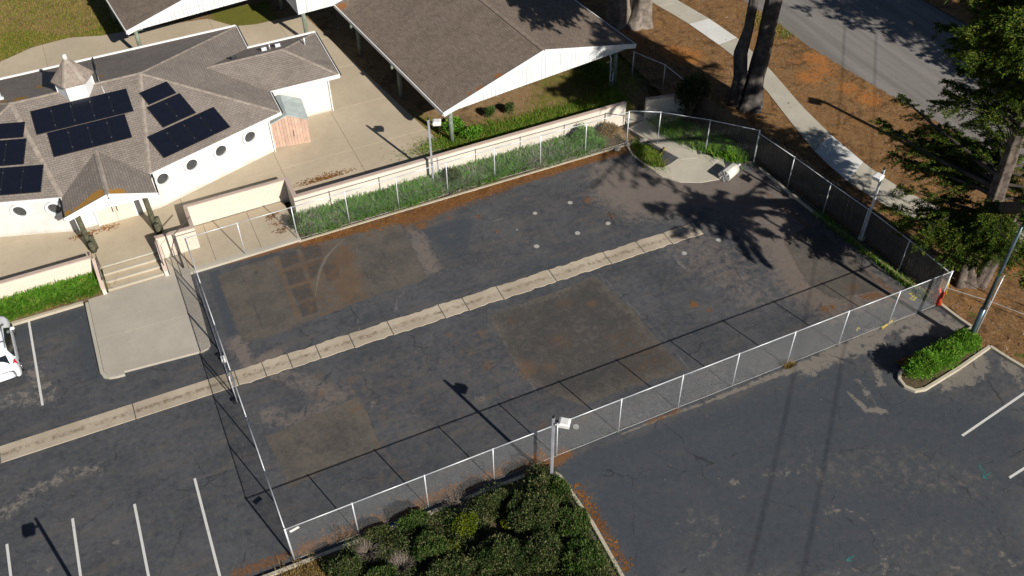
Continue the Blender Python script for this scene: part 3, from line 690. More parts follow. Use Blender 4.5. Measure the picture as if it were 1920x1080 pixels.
tag(mark([(28.71, 0.36, 0), (28.95, 0.49, 0), (28.92, 0.38, 0)], .05, 'paint_yellow').build('paint_mark', M['paint_yellow']), kind='structure')

# round filled core holes
me = bpy.data.meshes.new('core_plug')
bm = bmesh.new(); bmesh.ops.create_circle(bm, cap_ends=True, segments=20, radius=1)
bm.to_mesh(me); bm.free(); me.materials.append(concrete_mat('plug_filler', (.36, .35, .33), (.18, .165, .15), .8, .3))
for p, r in [((20.5, 15.26, 0),.14),((18.29, 15.29, 0),.13),((21.57, 12.75, 0),.15),((19.67, 12.77, 0),.15),((17.16, 12.77, 0),.15),((24.07, 8.84, 0),.14),((26.31, 8.95, 0),.14),((13.44, 1.09, 0),.15),((16.77, 14.46, 0),.05)]:
    o = place('core_plug', me, None, (p[0], p[1], .005), random.random()*6, (r, r*random.uniform(.9, 1.05), 1)); tag(o, kind='structure')

# ---- kerbs
def kerb(pts, wd=.15, h=.14, m='kerb', z0=-.02, name='kerb'):
    mb = MB()
    P = [Vector((p[0], p[1], 0)) for p in pts]
    L = []; Rr = []
    for i, p in enumerate(P):
        d = (P[min(i+1, len(P)-1)]-P[max(i-1, 0)]).normalized(); s_ = Vector((-d.y, d.x, 0))*wd/2
        L.append(p+s_); Rr.append(p-s_)
    n = len(P)
    for i in range(n):
        mb.v += [(L[i].x, L[i].y, z0), (L[i].x, L[i].y, h), (Rr[i].x, Rr[i].y, h), (Rr[i].x, Rr[i].y, z0)]
    for i in range(n-1):
        a = i*4; b = a+4
        mb.f += [[a, b, b+1, a+1], [a+1, b+1, b+2, a+2], [a+2, b+2, b+3, a+3]]
    mb.f += [[0, 1, 2, 3], [n*4-1, n*4-2, n*4-3, n*4-4]]
    return tag(mb.build(name, M[m], bevel=.015), kind='structure')
kerb([(-3.2, -.22), (-.6, -.26), (2, -.3), (5.6, -.33), (8.9, -.36), (10.15, -.38)], .17, .15)
kerb([(11.42, -.75), (11.55, -1.1), (11.7, -3.7), (11.62, -6.4), (11.5, -16)], .16, .14)
kerb([(33.62, .12), (33.78, -1.2), (33.93, -1.98)], .16, .15)
kerb([(33.93, -1.98), (32.9, -2.16), (31, -2.45), (29.3, -2.62), (28.75, -2.72), (28.42, -3.05), (28.38, -3.5), (28.62, -3.9), (29.1, -4.02), (31.4, -3.72), (33.78, -3.3)], .16, .15)
kerb([(33.78, -3.3), (34.0, -4.2), (34.3, -5.2), (35.2, -9.5)], .16, .15)
kerb([(-26, 18.92), (-13, 18.92), (-5.75, 18.9)], .2, .13)
kerb([(5.6, 18.72), (10, 18.72), (26.1, 18.62)], .14, .05)

# ---- raised concrete: entry slab, gate recess, school yard
def slab(name, pts, z, th, m, parent=None):
    o = MB().prism([(p[0], p[1]) for p in pts], z-th, z).build(name, M[m], parent)
    b = o.modifiers.new('bevel', 'BEVEL'); b.width = .007; b.segments = 1; b.limit_method = 'ANGLE'
    return o
ent = thing('entry_slab', None, None, (-3, 16, 0)); tag(ent, kind='structure')
cor = [(-5.0, 13.14), (-5.3, 13.2), (-5.5, 13.35), (-5.6, 13.6)]
slab('slab', [(-5.48, 18.98), (-5.48, 15.9), (-.385, 15.62), (-.3, 18.85), (-.3, 20.4), (-1.3, 20.4), (-1.3, 19.07), (-4.5, 19.07)], .12, .3, 'concrete_grey', ent)
slab('slab', [(-5.48, 15.888), (-5.48, 13.65), (-5.35, 13.38), (-5.0, 13.26), (-4.4, 13.2), (-.9, 12.9), (-.62, 12.98), (-.47, 13.2), (-.385, 15.608)], .12, .3, 'concrete_grey', ent)
slab('kerb', [(-5.66, 18.8), (-5.66, 13.6), (-5.56, 13.3), (-5.3, 13.1), (-4.95, 13.02), (-4.6, 13.0), (-4.6, 13.205), (-5.0, 13.245), (-5.36, 13.365), (-5.495, 13.64), (-5.495, 18.8)], .135, .3, 'walk', ent)
rec = thing('recess_slab', None, None, (2.5, 20, 0)); tag(rec, kind='structure')
for x0, x1 in ((-.285, 1.15), (1.165, 3.6), (3.615, 5.75)):
    slab('slab', [(x0, 19.06), (x1, 19.06), (x1, 22.34 if x0 > 1 else 20.44), (x0, 22.34 if x0 > 1 else 20.44)] if x0 > 1 or x0 < 0 else [], .12, .3, 'concrete', rec)
slab('slab', [(.62, 20.455), (1.15, 20.455), (1.15, 22.34), (.62, 22.34)], .12, .3, 'concrete', rec)
slab('kerb', [(-.3, 18.68), (5.75, 18.72), (5.75, 19.045), (-.3, 19.045)], .13, .3, 'walk', rec)

# school grounds under everything
Q = Sheet(-30, 34, 20.7, 76, .2)
Q.poly(0, [(-30, 42), (-8, 44.2), (-5.5, 45.4), (-3, 45.6), (-1, 44.8), (1, 44.8), (1, 76), (-30, 76)], 1, .5)
Q.poly(0, [(6.34, 43.94, 0.6), (8.04, 41.47, 0.6), (9.58, 41.53, 0.6), (11.04, 41.23, 0.6), (10.82, 44.74, 0.6), (6.94, 44.91, 0.6)], 1, .5)
Q.poly(0, [(15.95, 23.22, 0.6), (17.34, 22.37, 0.6), (20.35, 22.74, 0.6), (23.89, 22.48, 0.6), (29.03, 22.76, 0.6), (27.69, 20.45, 0.6), (20.88, 20.84, 0.6), (15.48, 21.22, 0.6)], 1, .6)
Q.poly(0, [(15.35, 27.07, 0.6), (16.73, 25.12, 0.6), (15.73, 22.26, 0.6), (15.06, 22.29, 0.6)], .75, .5)
Q.poly(0, [(17, 21), (28, 21), (29, 27), (24, 27.5), (22, 24.5), (18, 24.2)], .62, 1.0); Q.disc(0, (29.03, 27.01, 0.6), 1.6, .9); Q.disc(0, (26.85, 25.19, 0.6), 2, .6); Q.disc(0, (22.96, 22.11, 0.6), 1.4, .8)
Q.disc(0, (-7.94, 48.85, 0.6), 3.5, 0)
m_ = (Q.Y > 47+1.2*np.sin(Q.X*.7)) & (Q.X < 1); Q.ch[0][m_] *= .42
Q.stroke(0, [(-14, 55), (-6, 56), (0, 57)], 3.5, .3)
o = Q.build('school_ground', .6, M['soil'], ('cover',), keep=lambda X, Y: (X < 28.2+np.clip((Y-21)*.08, 0, 4)) & ((Y > 22.45) | (X > 6.1) | (X < -4.6) | ((X < .6) & (Y > 20.75)))); tag(o, kind='structure')

yard = thing('school_yard', None, None, (0, 25, .6)); tag(yard, kind='structure')
def curve_top(x):
    pts = [(-30, 41), (-14, 42.6), (-7.56, 44.3), (-5.4, 45.3), (-2.9, 45.5), (-.9, 44.8), (3, 44.4), (6.3, 43.9), (7.8, 42), (9.2, 41.6), (20, 41.6)]
    return float(np.interp(x, [p[0] for p in pts], [p[1] for p in pts]))
def right_edge(y): return 15.75 - (y-22.6)*.165 if y > 22.6 else 15.75+ (22.6-y)*.3
gp = .006
bx = [-22, -13.4, -4.75, .45, 6.35, 10.72, 99]
by = [20.8, 24.6, 29.0, 33.6, 37.6, 99]
for i in range(6):
    for j in range(5):
        x0, x1 = bx[i]+gp, bx[i+1]-gp; y0, y1 = by[j]+gp, by[j+1]-gp
        if i == 2 and j == 0: y0 = 20.56
        if i == 3 and j == 0: y0 = 22.56
        if j == 0 and i in (0, 1): y0 = 20.8
        if i == 4 and j == 0: x0 = 6.35+gp
        if 10.7 > x1 and -13.3 < x0 and j in (1,) and i in (1, 2, 3) : pass
        pts = []
        if i < 5:
            if j < 4: pts = [(x0, y0), (x1, y0), (x1, y1), (x0, y1)]
            else:
                n = 12; pts = [(x0, y0), (x1, y0)] + [(x1+(x0-x1)*k/n, curve_top(x1+(x0-x1)*k/n)) for k in range(n+1)]
        else:
            if j < 4: pts = [(x0, y0), (right_edge(y0), y0), (right_edge(y1), y1), (x0, y1)]
            else: pts = [(x0, y0), (right_edge(y0), y0), (12.6, 41.6), (x0, 41.6)]
        if i == 3 and j == 0:
            pts = [(.45+gp, 22.56), (6.12, 22.56), (6.32, 20.8), (6.35-gp, 20.8), (6.35-gp, y1), (.45+gp, y1)]
        if i == 2 and j == 0:
            pts = [(-4.75+gp, 20.56), (-1.42, 20.56), (-1.42, 20.68), (.44, 20.68), (.44, y1), (-4.75+gp, y1)]
        slab('slab', pts, .64, .12, 'concrete', yard)

# stairs
st = thing('stairs', 'four pale concrete steps up to the white double doors', 'stairs', (-2.9, 19.8, .1))
for i, (ya, yb, z) in enumerate([(20.08, 20.555, .51), (19.6, 20.07, .38), (19.12, 19.59, .25)]):
    mb = MB().box(-4.42, ya, -.1, -1.44, 20.6, z-.03) if False else MB().box(-4.42, ya, -.1, -1.44, yb, z)
    s_ = mb.build('step', M['concrete'], st)
    MB().box(-4.42, ya-.012, z-.06, -1.44, ya+.09, z+.006).build('nosing', M['walk'], s_)
MB().box(-4.42, 20.543, .55, -1.44, 20.64, .648).build('nosing', M['walk'], st)

# ================================================================ WALLS
def blockwall(t, a, b, z0, z1, out, bw=.40, bh=.2, top_limit=None):
    """courses of separate blocks laid on the face that runs a -> b"""
    a = Vector((a[0], a[1], 0)); b = Vector((b[0], b[1], 0)); d = b-a; L = d.length; d.normalize(); o_ = Vector((out[0], out[1], 0))
    full = mesh_of(MB().box(0, -.015, .004, bw-.012, .015, bh-.008), 'block', M['cmu'])
    cache = {round(bw, 2): full}
    rz = math.atan2(d.y, d.x)
    n = int(round((z1-z0)/bh)); bh2 = (z1-z0)/n
    for j in range(n):
        x = -bw/2 if j % 2 else 0
        while x < L-.03:
            x0 = max(x, 0); x1 = min(x+bw, L); wd = round(x1-x0, 2)
            if wd > .06:
                if wd not in cache: cache[wd] = mesh_of(MB().box(0, -.015, .004, wd-.012, .015, bh-.008), 'block', M['cmu'])
                p = a+d*x0+o_*(random.uniform(.001, .005))
                place('block', cache[wd], t, (p.x, p.y, z0+j*bh2), rz)
            x += bw
w1 = thing('retaining_wall', 'long low pale wall behind the strap leaved hedge and the mesh fence', 'wall', (16, 20.7, 0))
o = MB().box(6.1, 20.6, -.05, 27.1, 20.8, 1.5).build('wall', M['stucco_wall'], w1)
MB().box(6.07, 20.585, 1.502, 27.12, 20.815, 1.56).build('coping', M['coping'], w1)
for x in (14.55,):
    MB().box(x, 20.594, .0, x+.1, 20.6, 1.5).build('pilaster_strip', M['lampgrey'], w1)
w2 = thing('recess_wall', 'tall pale block wall round the sunken gate recess', 'wall', (3, 22.4, 0))
MB().box(.62, 22.385, -.05, 6.1, 22.555, 1.5).build('wall', M['stucco_wall'], w2)
blockwall(w2, (.64, 22.385), (6.08, 22.385), .12, 1.5, (0, -1))
MB().box(.44, 22.352, 1.502, 6.1, 22.57, 1.56).build('coping', M['coping'], w2)
MB().box(6.1, 20.82, -.05, 6.3, 22.555, 1.498).build('return_wall', M['stucco_wall'], w2)
MB().box(6.08, 20.818, 1.502, 6.32, 22.572, 1.558).build('coping', M['coping'], w2)
w3 = thing('stair_side_wall', 'short pale block wall between the stairs and the gate recess', 'wall', (-.4, 20.5, 0))
MB().box(-1.44, 20.49, -.05, .62, 20.66, 1.5).build('wall', M['stucco_wall'], w3)
blockwall(w3, (-1.44, 20.49), (.6, 20.49), .12, 1.5, (0, -1))
MB().box(-1.46, 20.455, 1.502, .64, 20.68, 1.56).build('coping', M['coping'], w3)
MB().box(.45, 20.682, -.05, .62, 22.38, 1.5).build('return_wall', M['stucco_wall'], w3)
MB().box(.43, 20.684, 1.502, .64, 22.35, 1.558).build('coping', M['coping'], w3)
w4 = thing('hedge_wall', 'pale block wall behind the bright hedge left of the stairs', 'wall', (-9, 20.7, 0))
MB().box(-24, 20.6, -.05, -4.72, 20.78, 1.36).build('wall', M['stucco_wall'], w4)
blockwall(w4, (-12.4, 20.6), (-4.74, 20.6), .2, 1.36, (0, -1))
MB().box(-24, 20.57, 1.362, -4.7, 20.8, 1.42).build('coping', M['coping'], w4)
for nm, x, lb in (('stair_cheek', -4.6, 'sloping pink capped cheek wall on the hedge side of the steps'), ('stair_cheek', -1.43, 'sloping pink capped cheek wall on the fence side of the steps')):
    t = thing(nm, lb, 'stair wall', (x, 19.8, 0), 'cheek walls of the steps')
    mb = MB(); x0, x1 = x-.09, x+.09
    prof = [(20.44, -.02), (20.44, 1.42), (20.3, 1.36), (19.0, .5), (18.98, -.02)]
    n = len(prof)
    mb.v = [(x0, y, z) for y, z in prof]+[(x1, y, z) for y, z in prof]
    mb.f = [[4, 3, 2, 1, 0], [5, 6, 7, 8, 9]]+[[i, (i+1) % n, n+(i+1) % n, n+i] for i in range(n)]
    mb.build('wall', M['stucco_wall'], t)
    mb = MB().bar((x, 20.44, 1.44), (x, 20.3, 1.385), .22, .04).bar((x, 20.3, 1.385), (x, 18.97, .505), .22, .04); mb.build('coping', M['coping'], t)
    h = thing('handrail', 'dark pipe handrail on the %s of the entry steps' % ('hedge side' if x < -3 else 'fence side'), 'handrail', (x, 19.8, .4), 'handrails of the entry steps')
    hx = x+(.17 if x < -3 else -.0)
    MB().tube([(hx, 20.55, 1.55), (hx, 20.3, 1.75), (hx, 19.15, 1.1), (hx, 19.0, 1.0)], .024, 6).build('rail', M['rustpipe'], h, True)
    for yy, zz in ((20.3, 1.75), (19.2, 1.12)):
        MB().tube([(hx, yy, zz), (hx, yy, zz-.9)], .02, 6).build('post', M['rustpipe'], h, True)
w5 = thing('block_wall', 'short pale wall end in tree shade beside the dark bush', 'wall', (29.6, 20.2, 0))
a, b = Vector((28.45, 20.5, 0)), Vector((31.0, 19.95, 0))
MB().bar(a+Vector((0, 0, .72)), b+Vector((0, 0, .72)), .2, 1.5).build('wall', M['stucco_wall'], w5)
blockwall(w5, (28.45-.02, 20.5-.1), (31.0-.02, 19.95-.1), .06, 1.46, (-.21, -.98))
MB().bar(a+Vector((0, 0, 1.5)), b+Vector((0, 0, 1.5)), .24, .055).build('coping', M['coping'], w5)

# ================================================================ FENCES
POST = {}
def post_mesh(h, r=.036, m='galv'):
    k = (round(h, 2), r, m)
    if k not in POST:
        POST[k] = mesh_of(MB().tube([(0, 0, -.03), (0, 0, h)], r, 10).tube([(0, 0, h), (0, 0, h+.025), (0, 0, h+.05)], [r*1.25, r*1.2, r*.5], 10), 'post', M[m], True)
    return POST[k]
MESHC = {}
def link_mesh(L, h, s=.074, r=.0014, m='wire'):
    if m == 'wiredull': r = .0009
    k = (round(L, 2), round(h, 2), m)
    if k in MESHC: return MESHC[k]
    V = []; F = []
    c = 0
    for sg in (1, -1):
        x = -h
        while x < L+h:
            # line z = sg*(X - x) between z=0..h, clipped to 0..L
            if sg == 1: x0, x1 = max(x, 0), min(x+h, L); z0, z1 = x0-x, x1-x
            else: x0, x1 = max(x-h, 0), min(x, L); z0, z1 = x-x0, x-x1
            if x1-x0 > .01:
                y = .004*sg; q = r*.707
                for (xx, zz) in ((x0, z0), (x1, z1)):
                    V.extend([(xx+sg*q, y, zz-q), (xx-sg*q, y, zz+q), (xx, y-r*1.3*sg, zz)])
                n = c; c += 6
                F += [(n, n+1, n+4, n+3), (n+1, n+2, n+5, n+4), (n+2, n, n+3, n+5)]
            x += s
    me = bpy.data.meshes.new('chain_link_mesh')
    me.from_pydata(V, [], F); me.update(); me.materials.append(M[m])
    MESHC[k] = me
    return me
def chainlink(name, label, pts, z0, h, group='chain link fence runs round the empty lot', cat='fence', skip_first=False, skip_last=False, lift=.06, rail=True, m='wire', mid=None):
    cx = sum(p[0] for p in pts)/len(pts); cy = sum(p[1] for p in pts)/len(pts)
    t = thing(name, label, cat, (cx, cy, z0), group)
    for i, p in enumerate(pts):
        if (i == 0 and skip_first) or (i == len(pts)-1 and skip_last): continue
        r = .040 if i in (0, len(pts)-1) else .027
        place('post', post_mesh(h, r), t, (p[0], p[1], z0))
    for i, (p, q) in enumerate(zip(pts[:-1], pts[1:])):
        d = Vector((q[0]-p[0], q[1]-p[1], 0)); L = d.length
        rz = math.atan2(d.y, d.x)
        place('chain_link_mesh', link_mesh(round(L, 1), h-lift-.03, m=m), t, (p[0]-.045*math.sin(rz)*-1*.0, p[1], z0+lift), rz, (L/round(L, 1), 1, 1))
        if rail: MB().tube([(p[0], p[1], z0+h-.01), (q[0], q[1], z0+h-.01)], .023, 8).build('top_rail', M['galv'], t, True)
        MB().tube([(p[0], p[1], z0+lift+.02), ((p[0]+q[0])/2, (p[1]+q[1])/2, z0+lift+.0), (q[0], q[1], z0+lift+.02)], .006, 5).build('tension_wire', M['wire'], t)
    return t
fx = [0, 2.74, 5.82, 8.87, 11.89, 15.01, 18.14, 21.11, 24.22, 27.29, 30.35, 33.58]
ff = chainlink('chain_link_fence', 'sunlit mesh fence run along the front beside the shrub bed', [(x, 0) for x in fx], 0, 2.37)
lf = chainlink('chain_link_fence', 'mesh fence run on the parking side, seen nearly end on', [(0, y) for y in (0, 3.05, 6.1, 9.0, 12.1, 15.2, 18.85)], 0, 2.37, skip_first=True)
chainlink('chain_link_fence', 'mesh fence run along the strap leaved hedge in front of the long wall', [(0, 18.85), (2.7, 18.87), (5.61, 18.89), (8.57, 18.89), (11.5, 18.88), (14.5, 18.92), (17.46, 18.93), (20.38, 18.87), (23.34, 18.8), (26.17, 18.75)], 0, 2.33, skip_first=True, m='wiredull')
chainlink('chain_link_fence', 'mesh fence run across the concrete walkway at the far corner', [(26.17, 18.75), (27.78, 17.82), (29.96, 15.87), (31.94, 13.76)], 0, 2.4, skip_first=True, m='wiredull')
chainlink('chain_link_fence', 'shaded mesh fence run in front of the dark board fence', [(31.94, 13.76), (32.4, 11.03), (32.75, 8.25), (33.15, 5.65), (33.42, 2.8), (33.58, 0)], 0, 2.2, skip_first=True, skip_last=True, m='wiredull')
# rolling gate leaf parked along the parking side
gt = thing('rolling_gate', 'mesh rolling gate leaf lying against the parking side fence by the gutter', 'gate', (-.12, 12, 0))
gx = -.14
mb = MB().tube([(gx, 9.0, .15), (gx, 16.4, .15)], .026, 8).tube([(gx, 9.0, 2.05), (gx, 16.4, 2.05)], .026, 8)
for y in (9.0, 12.7, 16.4): mb.tube([(gx, y, .13), (gx, y, 2.07)], .026, 8)
mb.build('gate_frame', M['galv'], gt, True)
for y in (9.0, 12.7): place('chain_link_mesh', link_mesh(3.7, 1.9), gt, (gx, y, .15), math.pi/2)
for y in (9.1, 12.2):
    wm = MB().tube([(gx-.14, y, .1), (gx+.08, y, .1)], .1, 12).build('wheel', M['rubber'], gt, True)
    MB().obox((gx-.03, y, .2), (.16, 0, 0), (0, .08, 0), (0, 0, .02)).build('bracket', M['darkmetal'], gt)
MB().obox((-.12, 11.9, .14), (.1, 0, 0), (0, .13, 0), (0, 0, .14)).build('latch_box', M['lamphead'], gt, bevel=.02)
# side gate by the stairs: brown post with a rail to the wall
sg = thing('side_gate', 'narrow brown pipe gate frame between the fence corner and the stair wall', 'gate', (-.3, 19.4, .12))
MB().tube([(-.55, 19.25, .1), (-.55, 19.25, 2.45)], .045, 8).build('post', M['rustpipe'], sg, True)
MB().tube([(-.55, 19.25, 2.3), (-.52, 19.3, 2.36), (.56, 20.42, 2.36)], .026, 8).build('rail', M['rustpipe'], sg, True)
MB().tube([(-.5, 19.2, .2), (-.5, 19.2, 2.2), (-.75, 18.6, 2.2), (-.75, 18.6, .2)], .02, 6).build('leaf_frame', M['rustpipe'], sg, True)
# small white plate wired to the front corner
pl = MB().obox((.35, -.045, 2.2), (.19, 0, .05), (0, .006, 0), (-.02, 0, .07)).build('fence_plate', M['white']); tag(pl, 'small white plate wired to the front corner of the mesh fence', 'sign')
# lean grey pole piece on the front fence
# board fence beyond the shaded mesh
bf = thing('board_fence', 'dark weathered board fence between the lot and the sidewalk', 'fence', (33, 8, 0))
path = [Vector((33.95, .6, 0)), Vector((33.45, 5.8, 0)), Vector((32.75, 11.2, 0)), Vector((32.28, 13.95, 0)), Vector((31.6, 17.0, 0)), Vector((31.15, 19.4, 0))]
BM_ = [mesh_of(MB().box(-.072, -.011, 0, .072, .011, 1), 'board', M['wood_dark'])]
for a, b in zip(path[:-1], path[1:]):
    d = b-a; L = d.length; n = int(L/.155); rz = math.atan2(d.y, d.x)
    for i in range(n):
        p = a+d*((i+.5)/n)
        if a.y > 13.5 and random.random() < .04: continue
        o = place('board', BM_[0], bf, (p.x+random.uniform(-.006, .006), p.y, .02), rz+random.uniform(-.03, .03), (1, 1, 2.05+random.uniform(-.06, .07)))
    nrm = Vector((-d.y, d.x, 0)).normalized()*-.06
    for z in (.4, 1.7):
        MB().bar(a+nrm+Vector((0, 0, z)), b+nrm+Vector((0, 0, z)), .04, .09).build('rail', M['wood_dark'], bf)
# chain link behind the pavilion, up to the bush
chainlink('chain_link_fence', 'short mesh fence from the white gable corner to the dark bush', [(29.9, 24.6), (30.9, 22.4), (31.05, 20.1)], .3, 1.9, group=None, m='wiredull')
# low post and wire fence at the right
cf = thing('wire_fence', 'low two strand wire fence on the brown ground beside the steel pole', 'fence', (36, -3, .1))
A_ = [(34.25, .55), (35.6, -1.25), (36.6, -2.9), (37.7, -4.7), (38.8, -6.5)]
B_ = [(34.9, 1.15), (36.3, -.7), (37.4, -2.4), (38.6, -4.3), (39.8, -6.2)]
for ln in (A_, B_):
    MB().tube([(p[0], p[1], .52) for p in ln], .016, 5).build('strand', M['rustpipe'] if ln is B_ else M['wire'], cf)
for p in A_[1:]+B_[1:]:
    MB().tube([(p[0], p[1], .05), (p[0], p[1], .56)], .025, 6).build('post', M['wire'], cf)

# ================================================================ MAIN BUILDING
e = 3.05
bld = thing('school_building', 'white school building with round windows and shingled hip roofs', 'building', (-2.95, 30, .6))
mir = lambda p: (-5.9-p[0], p[1], p[2])
R0 = (-.68, 24.05, e); R1 = (7.3, 26.65, e); HR = (.55, 30.77, 5.2); B2 = (7.3, 37.5, e); B1 = (7.3, 34.45, e)
SS = (7.3, 29.0, e); VV = (4.32, 31.73, 4.0); WW = (9.0, 31.73, 4.0); EE = (11.62, 28.98, e); FF = (11.72, 34.45, e)
PA = (-2.95, 26.35, 3.78)
L0, L1, HL, LB2, LB1, LS, LV, LW, LE, LF = map(mir, (R0, R1, HR, B2, B1, SS, VV, WW, EE, FF))
PF = (-2.95, 22.15, 3.8); PR = (-.62, 22.15, e); PL = (-5.28, 22.15, e)
PRb = (-.62, 24.05, e); PLb = (-5.28, 24.05, e)
facets = [[L0, PA, R0, HR, HL], [R0, R1, HR], [HR, R1, SS, VV, B1, B2], [SS, EE, WW, VV], [EE, FF, WW], [FF, B1, VV, WW],
          [HR, B2, LB2, HL], [L0, HL, L1], [HL, LB2, LB1, LV, LS, L1], [LS, LV, LW, LE], [LE, LW, LF], [LF, LW, LV, LB1],
          [PF, PR, R0, PA], [PL, PF, PA, L0]]
def roof_mesh(name, facets, m, parent, th=.13):
    V = []; F = []; UV = []
    for f in facets:
        P = [Vector(p) for p in f]
        n = sum(((P[i]-P[0]).cross(P[i+1]-P[0]) for i in range(1, len(P)-1)), Vector())
        if n.z < 0: P = P[::-1]; n = -n
        n.normalize()
        u = Vector((-n.y, n.x, 0)).normalized(); v = n.cross(u)
        k = len(V)
        V += [tuple(p) for p in P]; F.append(list(range(k, k+len(P)))); UV.append([(p.dot(u), p.dot(v)) for p in P])
        k = len(V)
        V += [(p.x, p.y, p.z-th) for p in P]; F.append(list(range(k+len(P)-1, k-1, -1))); UV.append([(0, 0)]*len(P))
    me = bpy.data.meshes.new(name); me.from_pydata(V, [], F)
    uvl = me.uv_layers.new(name='UVMap')
    li = 0
    flat = [c for fa in UV for uvp in fa for c in uvp]
    uvl.data.foreach_set('uv', flat)
    me.update(); me.materials.append(m)
    return link(name, me, parent)
sh1 = shingle_mat('school_shingles', (.190, .160, .137), (.270, .230, .198),
    [((-2.95, 22.4, 3.7), .85), ((-2.4, 22.4, 3.6), .75), ((-3.5, 22.6, 3.5), .95), ((-4.2, 22.4, 3.3), .7), ((-5.1, 22.3, 3.05), .8), ((-4.6, 22.4, 3.1), .5), ((-3.9, 22.6, 3.4), .5), ((-6.0, 31.4, 5.0), .8), ((-4.9, 33.2, 4.4), .6), ((-7.0, 31.6, 5), .8), ((-1.6, 32.3, 4.7), .5)], (.48, .23, .02))
roof_mesh('roof', facets, sh1, bld)
ridge_m = simple('ridge_cap_shingles', (.275, .232, .195), .9, 0, .2, 3, 40, .3)
def ridge(a, b, parent, name='ridge_cap', m=None, step=.3):
    a = Vector(a); b = Vector(b); d = b-a; L = d.length; d.normalize(); n = max(1, int(L/step)); mb = MB()
    s_ = d.cross(Vector((0, 0, 1))).normalized()
    for i in range(n):
        p = a+d*(L*i/n); q = a+d*(L*(i+1.15)/n)
        z0, z1 = .018, .034
        mb.poly([p-s_*.13+Vector((0, 0, -.03+z0)), q-s_*.13+Vector((0, 0, -.03+z1)), q+Vector((0, 0, z1+.012)), p+Vector((0, 0, z0+.012))])
        mb.poly([p+Vector((0, 0, z0+.012)), q+Vector((0, 0, z1+.012)), q+s_*.13+Vector((0, 0, -.03+z1)), p+s_*.13+Vector((0, 0, -.03+z0))])
    return mb.build(name, m or ridge_m, parent)
for a, b in [(HR, HL), (R0, HR), (R1, HR), (B2, HR), (L0, HL), (L1, HL), (LB2, HL), (PF, PA), (VV, WW), (EE, WW), (FF, WW), (LV, LW)]:
    ridge(a, b, bld)
# walls
fp = [(-.72, 24.1), (6.45, 26.47), (6.45, 29.06), (10.85, 29.06), (10.9, 34.35), (7.2, 34.4), (7.2, 37.4)]
fp = fp + [(-5.9-x, y) for x, y in fp[::-1]]
mb = MB(); n = len(fp)
for i in range(n):
    a, b = fp[i], fp[(i+1) % n]
    mb.poly([(a[0], a[1], .5), (b[0], b[1], .5), (b[0], b[1], 2.93), (a[0], a[1], 2.93)])
mb.build('wall', M['white'], bld)
MB().box(-5.2, 22.3, 2.92, -.7, 24.08, 2.96).build('porch_ceiling', M['white'], bld)
# porch front gable board with its fascia
mb = MB()
yb = 22.2
prof = [(-5.2, 2.98), (-.7, 2.98), (-.7, 3.0), (-2.95, 3.72), (-5.2, 3.0)]
mb.v = [(x, yb, z) for x, z in prof]+[(x, yb+.06, z) for x, z in prof]
mb.f = [[0, 1, 2, 3, 4], [9, 8, 7, 6, 5]]+[[i, i+5, (i+1) % 5+5, (i+1) % 5] for i in range(5)]
mb.build('gable_board', M['trim'], bld)
up = Vector((0, 0, -.1))
def fascia(a, b, parent, h=.24, wd=.05, dz=-.07, m='trim'):
    return MB().bar(Vector(a)+Vector((0, 0, dz)), Vector(b)+Vector((0, 0, dz)), wd, h).build('fascia', M[m], parent)
sh = lambda p, dx, dy: (p[0]+dx, p[1]+dy, p[2])
fascia(sh(PF, 0, -.03), sh(PR, .03, -.03), bld, .3); fascia(sh(PL, -.03, -.03), sh(PF, 0, -.03), bld, .3)
fascia(sh(R0, .03, -.03), sh(R1, .03, -.03), bld, .2); fascia(sh(L1, -.03, -.03), sh(L0, -.03, -.03), bld, .2)
fascia(sh(SS, 0, -.03), sh(EE, .03, -.03), bld); fascia(sh(LE, 0, -.03), sh(LS, 0, -.03), bld)
fascia(sh(B2, 0, .03), sh(LB2, 0, .03), bld, .2, .09, .0); fascia(sh(B1, 0, .03), sh(FF, .03, .03), bld, .2, .09, .0)
fascia(sh(EE, .03, 0), sh(FF, .03, 0), bld); fascia(sh(R1, .03, 0), sh(SS, .03, 0), bld); fascia(sh(B1, .03, 0), sh(B2, .03, 0), bld)
for a, b, dx, dy in [(EE, FF, .1, 0), (R1, SS, .1, 0), (PR, PRb, .06, 0), (PL, PLb, -.06, 0), (B1, B2, .1, 0)]:
    MB().bar(Vector(sh(a, dx, dy))+Vector((0, 0, -.03)), Vector(sh(b, dx, dy))+Vector((0, 0, -.03)), .09, .09).build('gutter', M['darkmetal'], bld)
# downspouts
for x, y in ((6.5, 26.44), (10.9, 29.02), (-5.2, 24.0)):
    MB().tube([(x, y-.05, 2.9), (x, y-.05, .66)], .04, 6).build('downspout', M['trim'], bld)
